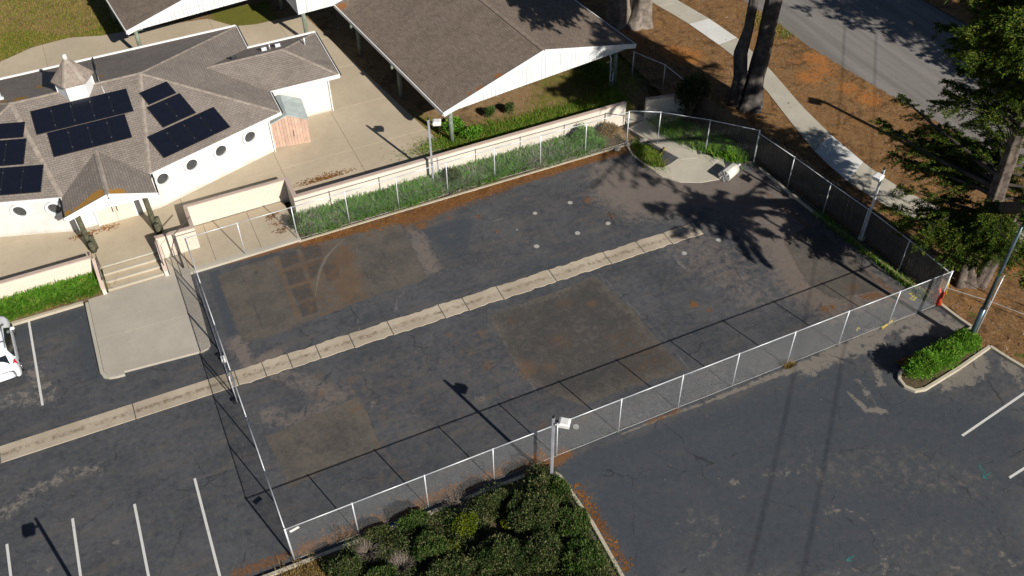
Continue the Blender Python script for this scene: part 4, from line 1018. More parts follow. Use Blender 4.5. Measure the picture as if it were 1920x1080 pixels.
# round windows: frame ring, recess, glass, blinds
def round_window(cx, cy, cz, ux, uy):
    u = Vector((ux, uy, 0)).normalized(); n = Vector((u.y, -u.x, 0))
    if n.y > 0: n = -n
    c = Vector((cx, cy, cz))
    def ring(ro, ri, d0, d1, seg=32):
        mb = MB()
        for k in range(seg):
            t = 2*math.pi*k/seg; dr = u*math.cos(t)+Vector((0, 0, math.sin(t)))
            mb.v += [tuple(c+dr*ro+n*d0), tuple(c+dr*ro+n*d1), tuple(c+dr*ri+n*d1), tuple(c+dr*ri+n*d0)]
        for k in range(seg):
            a = 4*k; b = 4*((k+1) % seg)
            for q in range(3): mb.f.append([a+q, b+q, b+q+1, a+q+1])
        return mb
    fr = ring(.47, .345, .0, .13).build('window_frame', M['trim'], bld, False)
    mb = MB().poly([tuple(c+(u*math.cos(2*math.pi*k/32)+Vector((0, 0, math.sin(2*math.pi*k/32))))*.35+n*.012) for k in range(32)])
    mb.build('pane', M['glass'], fr)
    mb = MB()
    for k in range(-5, 6):
        x = k*.062; hh = math.sqrt(max(.34**2-x*x, 0))-.01
        mb.obox(c+u*x+n*.018, u*.012, n*.003, Vector((0, 0, hh)))
    mb.build('blind', M['blind'], fr)
dR = (7.92, 2.62); wl = lambda s_: (-.72+s_*7.92/8.342, 24.1+s_*2.62/8.342)
for s_ in (.62, 2.42, 4.28, 6.2):
    p = wl(s_); round_window(p[0], p[1], 2.42, *dR); round_window(-5.9-p[0], p[1], 2.36, -dR[0], dR[1])
# double doors
for k, (x0, x1) in enumerate(((-3.91, -2.985), (-2.965, -2.04))):
    d = MB().box(x0, 23.99, .66, x1, 24.095, 2.72).build('door', M['door'], bld)
    hx = -3.09 if k == 0 else -2.86
    MB().box(hx-.02, 23.93, 1.35, hx+.02, 23.985, 1.75).build('handle', M['darkmetal'], d)
mb = MB().box(-4.03, 23.98, .64, -3.92, 24.095, 2.83).box(-2.03, 23.98, .64, -1.92, 24.095, 2.83).box(-3.92, 23.98, 2.73, -2.03, 24.095, 2.83)
mb.build('door_frame', M['trim'], bld)
MB().box(-4.6, 23.97, .64, -1.3, 24.097, .66).build('threshold', M['kerb'], bld)
# house number
def text_mesh(s_, size, m, name, parent, loc, rot, ext=.008):
    cu = bpy.data.curves.new(name, 'FONT'); cu.body = s_; cu.size = size; cu.extrude = ext; cu.align_x = 'CENTER'; cu.align_y = 'CENTER'; cu.space_character = 1.15
    tmp = bpy.data.objects.new(name, cu); col.objects.link(tmp)
    bpy.context.view_layer.update()
    me = bpy.data.meshes.new_from_object(tmp.evaluated_get(bpy.context.evaluated_depsgraph_get()))
    bpy.data.objects.remove(tmp)
    me.transform(Matrix.Translation(loc) @ rot.to_4x4())
    me.materials.clear(); me.materials.append(m)
    return link(name, me, parent)
from mathutils import Euler
text_mesh('231', .27, M['lampgrey'], 'house_number', bld, Vector((-2.93, 22.19, 3.235)), Euler((R(90), 0, 0)).to_matrix())
# porch pilings: a tall one and two short ones bound together
for x in (-4.72, -1.28):
    o = MB().tube([(x, 22.3, .62), (x+.02, 22.31, 1.6), (x, 22.3, 2.98)], [.15, .145, .14], 12).build('porch_post', M['piling'], bld, True)
    MB().tube([(x+.24, 22.2, .62), (x+.23, 22.2, 1.52)], [.15, .14], 12).build('short_piling', M['piling'], o, True)
    MB().tube([(x+.12, 21.98, .62), (x+.12, 21.99, 1.3)], [.16, .15], 12).build('short_piling', M['piling'], o, True)
# cupola
cu_ = Vector((-2.95, 30.77, 0)); hexp = lambda r, z, o_=0: [(cu_.x+r*math.cos(R(60*k+o_)), cu_.y+r*math.sin(R(60*k+o_)), z) for k in range(6)]
mb = MB(); lo = hexp(.98, 4.6); hi = hexp(.98, 6.0)
for k in range(6):
    j = (k+1) % 6; mb.poly([lo[k], lo[j], hi[j], hi[k]])
cup = mb.build('cupola', M['white_board'], bld)
mb = MB(); ro = hexp(1.14, 5.93); ru = hexp(1.14, 5.88)
for k in range(6):
    j = (k+1) % 6
    mb.poly([ro[k], ro[j], (cu_.x, cu_.y, 7.15)]); mb.poly([ru[k], ro[k], ro[j], ru[j]][::-1])
mb.poly(ru[::-1]).build('cupola_roof', simple('cupola_shingles', (.25, .205, .17), .9, 0, .22, 5, 35, .4), cup)
for k in range(6): ridge(ro[k], (cu_.x, cu_.y, 7.15), cup, step=.25)
MB().tube([(cu_.x, cu_.y, 6.95), (cu_.x, cu_.y, 7.32), (cu_.x, cu_.y, 7.36)], [.12, .11, .02], 10).build('finial', M['lamphead'], cup, True)
for k in range(6):
    MB().tube([lo[k], (lo[k][0], lo[k][1], 5.9)], .035, 6).build('corner_trim', M['trim'], cup)
# roof vents and pipes
vt = MB().obox((-7.05, 32.4, 4.74), (.2, 0, 0), (0, .2, -.06), (0, .02, .06)).build('vent', M['galv'], bld)
MB().tube([(-7.05, 32.4, 4.7), (-7.05, 32.4, 5.1), (-7.12, 32.55, 5.25), (-7.25, 32.75, 5.2)], [.13, .13, .15, .17], 12).build('hood', M['galv'], vt, True)
for x, y in ((6.1, 32.3), (8.05, 32.75), (8.95, 32.9)):
    z = 4.0-.35*(y-31.73)
    MB().obox((x, y, z+.1), (.16, 0, 0), (0, .13, -.04), (0, .02, .1)).build('vent', M['galv'] if x > 7 else M['darkmetal'], bld, bevel=.01)
MB().tube([(10.6, 32.6, 3.3), (10.6, 32.6, 3.95)], .045, 8).build('vent_pipe', M['galv'], bld, True)
MB().tube([(8.4, 32.6, 3.6), (8.4, 32.6, 4.05)], .035, 8).build('vent_pipe', M['galv'], bld, True)
MB().tube([(-1.75, 37.45, 3.16), (-1.72, 33.9, 4.28)], .035, 6).build('conduit', M['darkmetal'], bld, True)
MB().tube([(-1.72, 33.9, 4.28), (-1.68, 31.0, 5.2), (-1.6, 29.95, 4.98)], .025, 6).build('conduit', M['galv'], bld, True)

# ================================================================ SOLAR PANELS
def panel_proto(w_, h_):
    mb = MB().box(-w_/2, -h_/2, 0, w_/2, h_/2, .036)
    return mesh_of(mb, 'frame', M['darkmetal']), mesh_of(MB().box(-w_/2+.018, -h_/2+.018, .036, w_/2-.018, h_/2-.018, .0385), 'cells', M['panelface']), \
        mesh_of(MB().box(-.03, -.02, .036, .03, .02, .052), 'clamp', M['chrome'])
PP = {}
def solar(center, u, v, w_, h_, label):
    k = (w_, h_)
    if k not in PP: PP[k] = panel_proto(w_, h_)
    fr, ce, cl = PP[k]
    u = Vector(u).normalized(); v = Vector(v); v = (v-u*v.dot(u)).normalized(); n = u.cross(v)
    t = bpy.data.objects.new('solar_panel', None); col.objects.link(t)
    t.matrix_world = Matrix(((u.x, v.x, n.x, center[0]), (u.y, v.y, n.y, center[1]), (u.z, v.z, n.z, center[2]), (0, 0, 0, 1)))
    tag(t, label, 'solar panel', 'black solar panels on the school roof')
    for nm, me, l in (('frame', fr, (0, 0, 0)), ('cells', ce, (0, 0, 0)), ('clamp', cl, (w_/2+.005, h_*.3, 0)), ('clamp', cl, (w_/2+.005, -h_*.3, 0)), ('foot', cl, (-w_/2-.04, h_*.3, -.06)), ('foot', cl, (-w_/2-.04, -h_*.3, -.06))):
        o = bpy.data.objects.new(nm, me); col.objects.link(o); o.parent = t; o.location = l
def array(tl, tr, bl, n, where):
    tl, tr, bl = Vector(tl), Vector(tr), Vector(bl); u = (tr-tl); v = (tl-bl)
    ords = {1: ['only'], 2: ['left', 'right'], 3: ['left', 'middle', 'right'], 4: ['leftmost', 'second', 'third', 'rightmost'], 5: ['leftmost', 'second', 'middle', 'fourth', 'rightmost']}[n]
    for i in range(n):
        c_ = tl+u*((i+.5)/n)-v*.5
        solar(c_, u, v, 1.015 if n > 1 else round(u.length-.02, 2), round(v.length-.03, 2), '%s black solar panel %s' % (ords[i], where))
array((-5.57,29.79,5.02), (-.40,29.79,5.02), (-5.57,28.15,4.49), 5, 'in the upper row below the cupola')
array((-5.04,28.13,4.485), (-.91,28.13,4.485), (-5.04,26.48,3.955), 4, 'in the lower row below the cupola')
ud = Vector((7.98, 2.6, 0)).normalized()
def rowR(tl, n, wtot, h_, where):
    tl = Vector(tl); d = Vector((-ud.y*-1, ud.x*-1, 0))          # downslope in plan
    n_ = (Vector(R1)-Vector(R0)).cross(Vector(HR)-Vector(R0)).normalized(); up_ = n_.cross(ud).normalized()
    if up_.z < 0: up_ = -up_
    array(tl, tl+ud*wtot, tl-up_*h_, n, where)
rowR((.18,29.27,4.86), 1, 1.72, 1.02, 'at the top of the stepped array on the angled wing')
rowR((.31,28.22,4.485), 2, 2.07, 1.68, 'in the middle row of the stepped array on the angled wing')
rowR((-.19,26.27,3.89), 4, 4.2, 1.72, 'in the lowest row of the stepped array on the angled wing')
ul = Vector((7.98, -2.6, 0)).normalized()
def rowL(tr, n, wtot, h_, where):
    tr = Vector(tr); n_ = (Vector(L1)-Vector(L0)).cross(Vector(HL)-Vector(L0)).normalized(); up_ = n_.cross(ul).normalized()
    if up_.z < 0: up_ = -up_
    tl = tr-ul*wtot
    array(tl, tr, tl-up_*h_, n, where)
rowL((-5.95,29.16,4.84), 1, 1.72, 1.02, 'in the top row of the left wing')
rowL((-6.1,28.11,4.47), 2, 2.07, 1.68, 'in the middle row of the left wing')
rowL((-5.62,26.19,3.87), 3, 3.11, 1.74, 'in the lowest row of the left wing')

# shed against the end wing
sd = thing('storage_shed', 'small pink board shed with a pale sheet roof by the white wall', 'shed', (8.0, 27.6, .64))
x0, x1, y0, y1 = 6.52, 8.7, 26.72, 28.85
ux_ = Vector((1, -.12, 0)).normalized(); 
def shp(a, b, z): return (x0+a*(.985)+b*.10, y0+.05-a*.16+b, z)
W_, D_ = 2.2, 2.15
n = 12
for i in range(n):
    a0, a1 = W_*i/n+.006, W_*(i+1)/n-.006
    zt = lambda a: 2.35+.62*(1-abs(a-W_/2)/(W_/2))*.7
    mb = MB(); dpt = -.02-(.03 if 2 < i < 9 else 0)
    mb.v = [shp(a0, dpt, .66), shp(a1, dpt, .66), shp(a1, dpt, zt(a1)), shp(a0, dpt, zt(a0)), shp(a0, 0, .66), shp(a1, 0, .66), shp(a1, 0, zt(a1)), shp(a0, 0, zt(a0))]
    mb.f = [[0, 1, 2, 3], [7, 6, 5, 4], [0, 4, 5, 1], [1, 5, 6, 2], [2, 6, 7, 3], [3, 7, 4, 0]]
    mb.build('door_board' if 2 < i < 9 else 'board', M['shedwood'], sd)
mb = MB()
mb.poly([shp(0, 0, .64), shp(0, D_, .64), shp(0, D_, 2.35), shp(0, 0, 2.35)]); mb.poly([shp(W_, 0, .64), shp(W_, 0, 2.35), shp(W_, D_, 2.35), shp(W_, D_, .64)])
mb.poly([shp(0, 0, .64), shp(0, 0, 2.35), shp(W_/2, 0, 2.78), shp(W_, 0, 2.35), shp(W_, 0, .64)]); mb.build('side_wall', M['shedwood'], sd)
for sgn in (0, 1):
    a0, a1 = ((-.1, W_/2) if sgn == 0 else (W_/2, W_+.1)); z0, z1 = ((2.31, 2.82) if sgn == 0 else (2.82, 2.31))
    mb = MB(); mb.v = [shp(a0, -.12, z0), shp(a1, -.12, z1), shp(a1, D_, z1), shp(a0, D_, z0)]; mb.v += [(v[0], v[1], v[2]+.05) for v in mb.v]
    mb.f = [[3, 2, 1, 0], [4, 5, 6, 7]]+[[i, (i+1) % 4, 4+(i+1) % 4, 4+i] for i in range(4)]
    mb.build('roof', M['shedroof'], sd)
MB().bar(shp(1.3, -.07, 1.3), shp(1.3, -.07, 1.75), .03, .03, (0, 1, 0)).build('latch', M['darkmetal'], sd)

# ================================================================ PAVILIONS
sh2 = shingle_mat('pavilion_shingles', (.145, .112, .088), (.245, .192, .150),
    [((15.58, 33.67, 4), .9), ((14.33, 36.84, 3.2), .8), ((15.63, 32.58, 4), .5), ((17.25, 33.12, 4.4), .6), ((18.84, 28.81, 4.6), .45), ((17.58, 28.22, 4.2), .5), ((16.24, 27.75, 3.8), .5), ((19.67, 23.07, 4.2), .6), ((18.36, 22.83, 3.8), .6), ((20.47, 22.92, 4.5), .5), ((16.57, 33.32, 4.2), .5), ((19.22, 31.49, 4.8), .5), ((17.69, 22.9, 3.4), .4)], (.34, .125, .03))
ridge2 = simple('pavilion_ridge_caps', (.205, .16, .125), .9, 0, .2, 3, 40, .3)
def pavilion(label, O, ang, W, D, e_, rz_, posts, boards=True, roofm=None):
    u = Vector((math.cos(ang), math.sin(ang), 0)); v = Vector((-u.y, u.x, 0)); O = Vector((O[0], O[1], 0))
    P = lambda a, b, z: tuple(O+u*a+v*b+Vector((0, 0, z)))
    t = thing('pavilion', label, 'pavilion', P(W/2, D/2, .6), 'open sided pavilions')
    roof_mesh('roof', [[P(0, 0, e_), P(W/2, 0, rz_), P(W/2, D, rz_), P(0, D, e_)], [P(W/2, 0, rz_), P(W, 0, e_), P(W, D, e_), P(W/2, D, rz_)]], roofm or sh2, t, .16)
    ridge(P(W/2, 0, rz_), P(W/2, D, rz_), t, m=ridge2)
    F_ = lambda a, b, h=.3, m='trim': MB().bar(Vector(a)+Vector((0, 0, -.1)), Vector(b)+Vector((0, 0, -.1)), .06, h).build('fascia', M[m], t)
    F_(P(-.02, -.035, e_), P(W/2, -.035, rz_)); F_(P(W/2, -.035, rz_), P(W+.02, -.035, e_))
    F_(P(-.035, 0, e_), P(-.035, D, e_), .22); F_(P(W+.035, 0, e_), P(W+.035, D, e_), .22)
    F_(P(-.02, D+.035, e_), P(W/2, D+.035, rz_)); F_(P(W/2, D+.035, rz_), P(W+.02, D+.035, e_))
    sl = (rz_-e_)/(W/2); n = int(W/.27)
    zt = lambda a: e_-.1+sl*(a if a < W/2 else W-a)
    for i in range(n):
        a0, a1 = W*i/n+.008, W*(i+1)/n-.008
        if a1 < .45 or a0 > W-.45: continue
        zb = e_-.12; dp = random.uniform(.0, .006)
        mb = MB(); mb.v = [P(a0, .03-dp, zb), P(a1, .03-dp, zb), P(a1, .03-dp, zt(a1)), P(a0, .03-dp, zt(a0)), P(a0, .07, zb), P(a1, .07, zb), P(a1, .07, zt(a1)), P(a0, .07, zt(a0))]
        mb.f = [[0, 1, 2, 3], [7, 6, 5, 4], [0, 4, 5, 1], [1, 5, 6, 2], [2, 6, 7, 3], [3, 7, 4, 0]]
        mb.build('gable_board', M['white_board'], t)
    MB().poly([P(.3, .075, e_-.12), P(W-.3, .075, e_-.12), P(W-.3, .075, zt(W-.3)), P(W/2, .075, zt(W/2)), P(.3, .075, zt(.3))]).build('gable_backing', M['darkmetal'], t)
    for (a, b) in posts:
        MB().tube([P(a, b, .45), P(a, b, e_-.1)], .14, 12).build('post', M['greenpost'], t, True)
        MB().bar(P(a-.5, b, e_-.2), P(a+.5, b, e_-.2), .14, .18).build('beam', M['greenpost'], t)
    return t, P
pv, PP1 = pavilion('brown shingled open pavilion whose long roof runs behind the lamp and the hedge wall', (15.85, 22.44), R(7.0), 13.9, 15.2, 3.05, 4.9, [(.55, .25), (.25, 6.3), (.25, 12.2), (12.6, .25), (13.6, 6.3), (13.6, 12.2)])
pavilion('brown shingled pavilion at the top edge behind the solar roof', (.73, 40.0), R(6.0), 13.9, 9, 3.05, 4.9, [(.55, .25), (.25, 6.3), (13.0, 6.3)])
# taller white hall beyond the long pavilion
hl = thing('white_hall', 'white walled hall seen at the top between the pavilion roofs', 'building', (16, 41, .6))
O_ = Vector((11.45, 37.25, 0)); u_ = Vector((math.cos(R(4)), math.sin(R(4)), 0)); v_ = Vector((-u_.y, u_.x, 0))
PH = lambda a, b, z: tuple(O_+u_*a+v_*b+Vector((0, 0, z)))
nb = 14
for i in range(nb):
    a0, a1 = 4.4*i/nb+.006, 4.4*(i+1)/nb-.006
    mb = MB(); mb.v = [PH(a0, 0, 3.0), PH(a1, 0, 3.0), PH(a1, 0, 4.6+.1*a1), PH(a0, 0, 4.6+.1*a0), PH(a0, .05, 3.0), PH(a1, .05, 3.0), PH(a1, .05, 4.6+.1*a1), PH(a0, .05, 4.6+.1*a0)]
    mb.f = [[0, 1, 2, 3], [7, 6, 5, 4], [0, 4, 5, 1], [1, 5, 6, 2], [2, 6, 7, 3], [3, 7, 4, 0]]
    mb.build('wall_board', M['white_board'], hl)
MB().poly([PH(0, .02, 2.95), PH(0, 6, 2.95), PH(0, 6, 4.6), PH(0, .02, 4.6)]).build('side_wall', M['white_board'], hl)
mb = MB(); mb.v = [PH(-.1, -.1, 4.62), PH(4.6, -.1, 5.08), PH(4.6, 6, 5.08), PH(-.1, 6, 4.62)]; mb.v += [(a, b, c+.12) for a, b, c in mb.v]
mb.f = [[3, 2, 1, 0], [4, 5, 6, 7]]+[[i, (i+1) % 4, 4+(i+1) % 4, 4+i] for i in range(4)]; mb.build('roof', M['wood_dark'], hl)
for a, b in ((.4, .3), (4, .3), (.4, 5.6), (4, 5.6)): MB().tube([PH(a, b, .5), PH(a, b, 3.0)], .14, 10).build('post', M['greenpost'], hl, True)
# meter pipes by the right hand post
mp = thing('service_pipe', 'grey conduits and meter standing at the shaded pavilion post', 'pipe', PP1(12.1, .1, .6))
MB().tube([PP1(12.05, .0, .5), PP1(12.05, .0, 2.6), PP1(12.05, .12, 2.8), PP1(12.05, .15, 3.2)], .04, 8).build('riser', M['galv'], mp, True)
MB().tube([PP1(12.25, -.05, .5), PP1(12.25, -.05, 1.6)], .025, 6).build('riser', M['galv'], mp, True)
for z in (1.0, 1.35): MB().tube([PP1(12.05, -.03, z), PP1(12.25, -.05, z+.1)], .018, 6).build('branch_pipe', M['galv'], mp)
MB().tube([PP1(11.75, .0, 2.45), PP1(12.05, .0, 2.45)], .018, 6).build('branch_pipe', M['galv'], mp)
MB().obox(PP1(12.05, -.06, 1.9), (.07, 0, 0), (0, .05, 0), (0, 0, .12)).build('meter', M['lampgrey'], mp)

# ================================================================ EAST SIDE: mulch, sidewalk, road
roadE = [(41.9, 45), (42.3, 34), (42.75, 27.1), (42.9, 22.7), (43.4, 18.75), (44.2, 13.9), (45.1, 8.8), (45.6, 4.5), (46.5, -4), (47.5, -14)]
def cut(X, Y):
    rx = np.interp(Y, [p[1] for p in roadE][::-1], [p[0] for p in roadE][::-1])
    lx = np.interp(Y, [-25, -9.5, -5.2, -3.35, -3.3, -2.0, -1.9, .15, .2, 13.9, 19, 20.2, 30, 60], [35.7, 35.2, 34.3, 33.85, 29, 29, 33.95, 33.75, 33.85, 32.2, 31.0, 30.8, 30.8, 30.8])
    return (X > lx-.05) & (X < rx+.12)
E_ = Sheet(28, 48.5, -22, 60, .14)
for p, r in [((42.69, 25.11, 0.12), 1.0), ((42.28, 26.12, 0.12), .6)]: E_.disc(0, p, r, .9)
for p, r, a in [((34.63, 25.53, 0.12), 2.0, 1), ((34.02, 26.59, 0.12), 1.2, 1), ((42.36, 21.4, 0.12), 1.5, 1), ((40.62, 19.69, 0.12), 1.5, 1), ((42.02, 20.09, 0.12), 1.6, .8), ((42.02, 17.62, 0.12), 1.4, .8), ((40.87, 21.75, 0.12), .9, .6), ((42.37, 15.96, 0.12), 1.4, 1), ((42.08, 19.34, 0.12), 1.5, .45), ((43.34, 6.8, 0.12), 1.2, .8), ((35.97, 1.84, 0.12), .6, .5), ((36.48, -1.02, 0.12), 1.5, .4), ((38.73, 0.52, 0.12), 1.2, .6), ((34.49, 32.86, 0.12), .6, .5)]:
    E_.disc(2, p, r, a)
for p in [(34.5, -1.4), (35.6, -3.2), (36.3, -4.6), (34.3, .4), (34.6, -4.4)]: E_.disc(0, p, .5, .6)
mu = E_.build('mulch_ground', .12, M['mulch'], ('cover',), keep=cut); tag(mu, kind='structure')
# wood chips lying on it
def chips(name, n, sampler, z, size, m, up=.25):
    P = np.array([sampler() for _ in range(n)])
    a = rng.uniform(0, 2*np.pi, n); L = size*rng.uniform(.5, 1.6, n); W_ = L*rng.uniform(.2, .5, n)
    dx, dy = np.cos(a), np.sin(a); tz = rng.uniform(-up, up, n)*L; tw = rng.uniform(-up, up, n)*W_
    zz = z+np.abs(tz)+np.abs(tw)+.004
    V = np.empty((n, 4, 3))
    for k, (i, j) in enumerate(((-1, -.6), (1, -1), (.9, .8), (-.8, 1))):
        V[:, k, 0] = P[:, 0]+dx*L*i-dy*W_*j; V[:, k, 1] = P[:, 1]+dy*L*i+dx*W_*j; V[:, k, 2] = zz+tz*i+tw*j
    F = np.arange(n*4).reshape(n, 4)
    return np_mesh(name, V.reshape(-1, 3), F, m, kind='stuff')
def east():
    while True:
        x, y = random.uniform(31, 46), random.uniform(-8, 36)
        if cut(np.array(x), np.array(y)) and cut(np.array(x-.2), np.array(y)): return x, y
chips('wood_chips', 42000, east, .12, .032, M['chips'])
chips('bark_scraps', 700, east, .12, .07, M['chips'])
tw_ = MB()
for _ in range(240):
    x, y = east(); a = random.uniform(0, 6.28); l = random.uniform(.12, .4)
    tw_.tube([(x, y, .14), (x+math.cos(a)*l*.5, y+math.sin(a)*l*.5, .155), (x+math.cos(a+.4)*l, y+math.sin(a+.4)*l, .14)], [.012, .01, .005], 4, False)
tag(tw_.build('fallen_twigs', M['twig']), 'thin grey twigs scattered over the brown ground beside the sidewalk', 'twigs', kind='stuff')
# sidewalk of separate panels
SLp = [(36.0, 38.5), (36.27, 33.23, 0.15), (37.08, 29.42, 0.15), (37.55, 24.72), (37.2, 20.3), (36.4, 16.3), (35.75, 12.6), (35.75, 9.33), (36.4, 6.65), (37.6, 4.2), (39.4, 1.8), (42, -1)]
SRp = [(37.8, 38), (38.21, 32.29, 0.15), (38.82, 28.99, 0.15), (39.15, 25.4), (38.75, 21.4), (38.05, 17.2), (37.75, 13.8), (37.75, 9.9), (38.2, 7.4), (39.1, 5.3), (40.6, 3.2), (43.2, .6)]
sw = thing('sidewalk', None, None, (37.5, 16, .1)); tag(sw, kind='structure')
def along(P, t):
    d = [0]
    for a, b in zip(P[:-1], P[1:]): d.append(d[-1]+math.hypot(b[0]-a[0], b[1]-a[1]))
    s_ = t*d[-1]
    return (float(np.interp(s_, d, [p[0] for p in P])), float(np.interp(s_, d, [p[1] for p in P])))
npan = 13
for i in range(npan):
    t0, t1 = (i+.0025)/npan, (i+.9975)/npan; tm = (t0+t1)/2
    pts = [along(SLp, t0), along(SRp, t0), along(SRp, tm), along(SRp, t1), along(SLp, t1), along(SLp, tm)]
    cy = along(SLp, tm)[1]
    new = i in (3, 8)
    slab('paving_panel', pts, .155+random.uniform(-.003, .003), .12, 'walk_new' if new else 'walk', sw)
# road with its centre wear
rd = Sheet.__new__(Sheet)
mb = MB()
ys = np.linspace(-40, 80, 80)
ex = np.interp(ys, [-60]+[p[1] for p in roadE][::-1]+[90], [52]+[p[0] for p in roadE][::-1]+[40])
for i in range(79):
    mb.poly([(ex[i], ys[i], .085), (ex[i]+11.6, ys[i], .085), (ex[i+1]+11.6, ys[i+1], .085), (ex[i+1], ys[i+1], .085)])
tag(mb.build('road', M['road']), kind='structure')
mb = MB()
for i in range(79):
    mb.poly([(ex[i]+11.55, ys[i], .13), (ex[i]+40, ys[i], .13), (ex[i+1]+40, ys[i+1], .13), (ex[i+1]+11.55, ys[i+1], .13)])
tag(mb.build('far_verge', M['mulch']), kind='structure')
# walkway and broken apron at the far corner
wk = thing('walkway', None, None, (28, 18.5, .05)); tag(wk, kind='structure')
slab('slab', [(27.2, 20.55), (28.45, 20.4), (28.5, 23), (27.3, 23)], .1, .12, 'walk', wk)
slab('slab', [(27.0, 20.0), (28.45, 20.38), (29.0, 18.2), (27.6, 17.9)], .09, .12, 'walk', wk)
slab('slab', [(27.6, 17.88), (29.0, 18.18), (29.7, 16.6), (29.3, 15.6), (28.3, 15.9)], .07, .12, 'walk', wk)
slab('apron', [(26.15, 16.2), (26.9, 15.7), (27.5, 15.85), (28.2, 16.1), (29.6, 15.9), (30.6, 15.0), (30.3, 14.3), (30.0, 13.6), (29.3, 13.35), (28.2, 13.55), (27.1, 14.1), (26.4, 15.0)], .05, .12, 'walk', wk)
kerb([(26.1, 18.55), (25.9, 17.6), (26.1, 16.4), (26.5, 15.3), (26.9, 14.6)], .12, .09, 'kerb')
yb_ = Sheet(25.9, 32.4, 13.6, 21, .12)
yb_.poly(0, [(26.2, 18.5), (26, 16.8), (26.9, 15.9), (27.6, 17.4), (27, 18.5)], 1, .2)
yb_.poly(0, [(28.8, 20), (29.3, 18), (30, 16.6), (32, 14), (32, 16), (31, 19.8)], .9, .3)
o = yb_.build('corner_bed', .035, M['bed'], ('cover',), keep=lambda X, Y: ((X-26)*.75+(Y-16.4) > -.35) & ((X > 27.2) | (Y < 18.7)) & (X < 32.3-(Y-13.8)*.18) & ((X+Y*.95 > 44.9) | (X < 27.3))); tag(o, kind='structure')
kerb([(32.0, 13.2), (32.15, 11.0), (32.45, 8.2), (32.85, 5.6), (33.15, 2.8), (33.4, .3)], .16, .12)
tag(MB().prism([(31.9, 13.7), (32.3, 13.7), (33.9, .3), (33.3, .3), (32.8, 5.6), (32.1, 11)], -.05, .03).build('fence_soil', M['bed']), kind='structure')
# soil strips under the hedges and shrubs
tag(MB().box(5.8, 18.8, -.05, 26.2, 20.6, .05).build('hedge_bed', M['bed']), kind='structure')
tag(MB().box(-24, 19.0, -.05, -4.72, 20.6, .2).build('hedge_bed', M['bed']), kind='structure')
FB = Sheet(-3.5, 11.6, -16, -.3, .14)
FB.disc(0, (.2, -1.4), 1.4, .8); FB.disc(0, (-1.2, -1.6), 1.2, .5)
tag(FB.build('shrub_bed', .07, M['bed'], ('cover',), keep=lambda X, Y: X < 11.6), kind='structure')
tag(MB().prism([(28.5, -3.1), (28.8, -2.75), (33.9, -2.05), (33.8, -3.25), (29.1, -3.95), (28.6, -3.7)], -.05, .09).build('island_bed', M['bed']), kind='structure')

# ================================================================ VEGETATION
def leaves(P, N, L, Wd, spread=.8, rngv=rng):
    """leaf diamonds at P, leaning round directions N; returns V, F"""
    n = len(P)
    D = N+rngv.normal(0, spread, (n, 3)); D /= np.linalg.norm(D, axis=1)[:, None]+1e-9
    A = rngv.normal(0, 1, (n, 3)); S_ = np.cross(D, A); S_ /= np.linalg.norm(S_, axis=1)[:, None]+1e-9
    L = L*rngv.uniform(.6, 1.4, n)[:, None]; W_ = Wd*rngv.uniform(.6, 1.4, n)[:, None]
    V = np.stack([P, P+D*L*.45+S_*W_, P+D*L, P+D*L*.45-S_*W_], 1).reshape(-1, 3)
    F = np.arange(4*n).reshape(n, 4)
    return V, F
def lumps(n, blobs, shell=.55, zmin=.05):
    """points in a union of ellipsoids, thick toward the shell; returns P, N"""
    vol = np.array([b[3]*b[4]*b[5] for b in blobs])**.75; pr = vol/vol.sum()
    idx = rng.choice(len(blobs), n, p=pr); B = np.array(blobs)[idx]
    d = rng.normal(0, 1, (n, 3)); d /= np.linalg.norm(d, axis=1)[:, None]
    d[:, 2] = np.where(rng.random(n) < .65, np.abs(d[:, 2]), d[:, 2])
    lump = 1+.16*np.sin(d[:, :1]*7+B[:, :1]*3)*np.sin(d[:, 1:2]*6+B[:, 1:2]*2+1)+.1*np.sin(d[:, 2:3]*9+B[:, :1]*5)
    r = (shell+(1-shell)*rng.random(n)**.6)[:, None]*lump
    P = B[:, :3]+d*r*B[:, 3:6]; N = d/B[:, 3:6]; N /= np.linalg.norm(N, axis=1)[:, None]
    k = P[:, 2] > zmin
    return P[k], N[k]
def twigs(mb, c, r, h, n, rad=.012):
    for _ in range(n):
        a = random.uniform(0, 6.28); rr = r*random.uniform(.5, 1); 
        p1 = (c[0]+math.cos(a)*rr*.4, c[1]+math.sin(a)*rr*.4, c[2]+h*.5); p2 = (c[0]+math.cos(a)*rr, c[1]+math.sin(a)*rr, c[2]+h*random.uniform(.7, 1.05))
        mb.tube([c, p1, p2], [rad*1.6, rad, rad*.4], 5, False)
def shrub(label, c, rx, ry, h, n, m, cat='shrub', group=None, leaf=(.105, .019), name='shrub', nb=9, twn=10, spread=.55, shell=.45, smin=.34, smax=.58, stemmat='twig'):
    t = thing(name, label, cat, (c[0], c[1], c[2]), group)
    bl = []
    for _ in range(nb):
        a = random.uniform(0, 6.28); q = math.sqrt(random.random())*.62; s_ = random.uniform(smin, smax)
        zz = h*(.34+.36*(1-q)+random.uniform(-.08, .1))
        bl.append((c[0]+math.cos(a)*q*rx, c[1]+math.sin(a)*q*ry, c[2]+zz, rx*s_, ry*s_, h*random.uniform(.3, .46)))
    bl.append((c[0], c[1], c[2]+h*.36, rx*.6, ry*.6, h*.42))
    P, N = lumps(n, bl, shell, c[2]+.02)
    N = N+np.array([0, 0, .55]); N /= np.linalg.norm(N, axis=1)[:, None]
    V, F = leaves(P, N, leaf[0], leaf[1], spread)
    np_mesh('foliage', V, F, M[m], t)
    mb = MB(); twigs(mb, (c[0], c[1], c[2]-.02), min(rx, ry)*.8, h*.85, twn); mb.build('stems', M[stemmat], t)
    return t
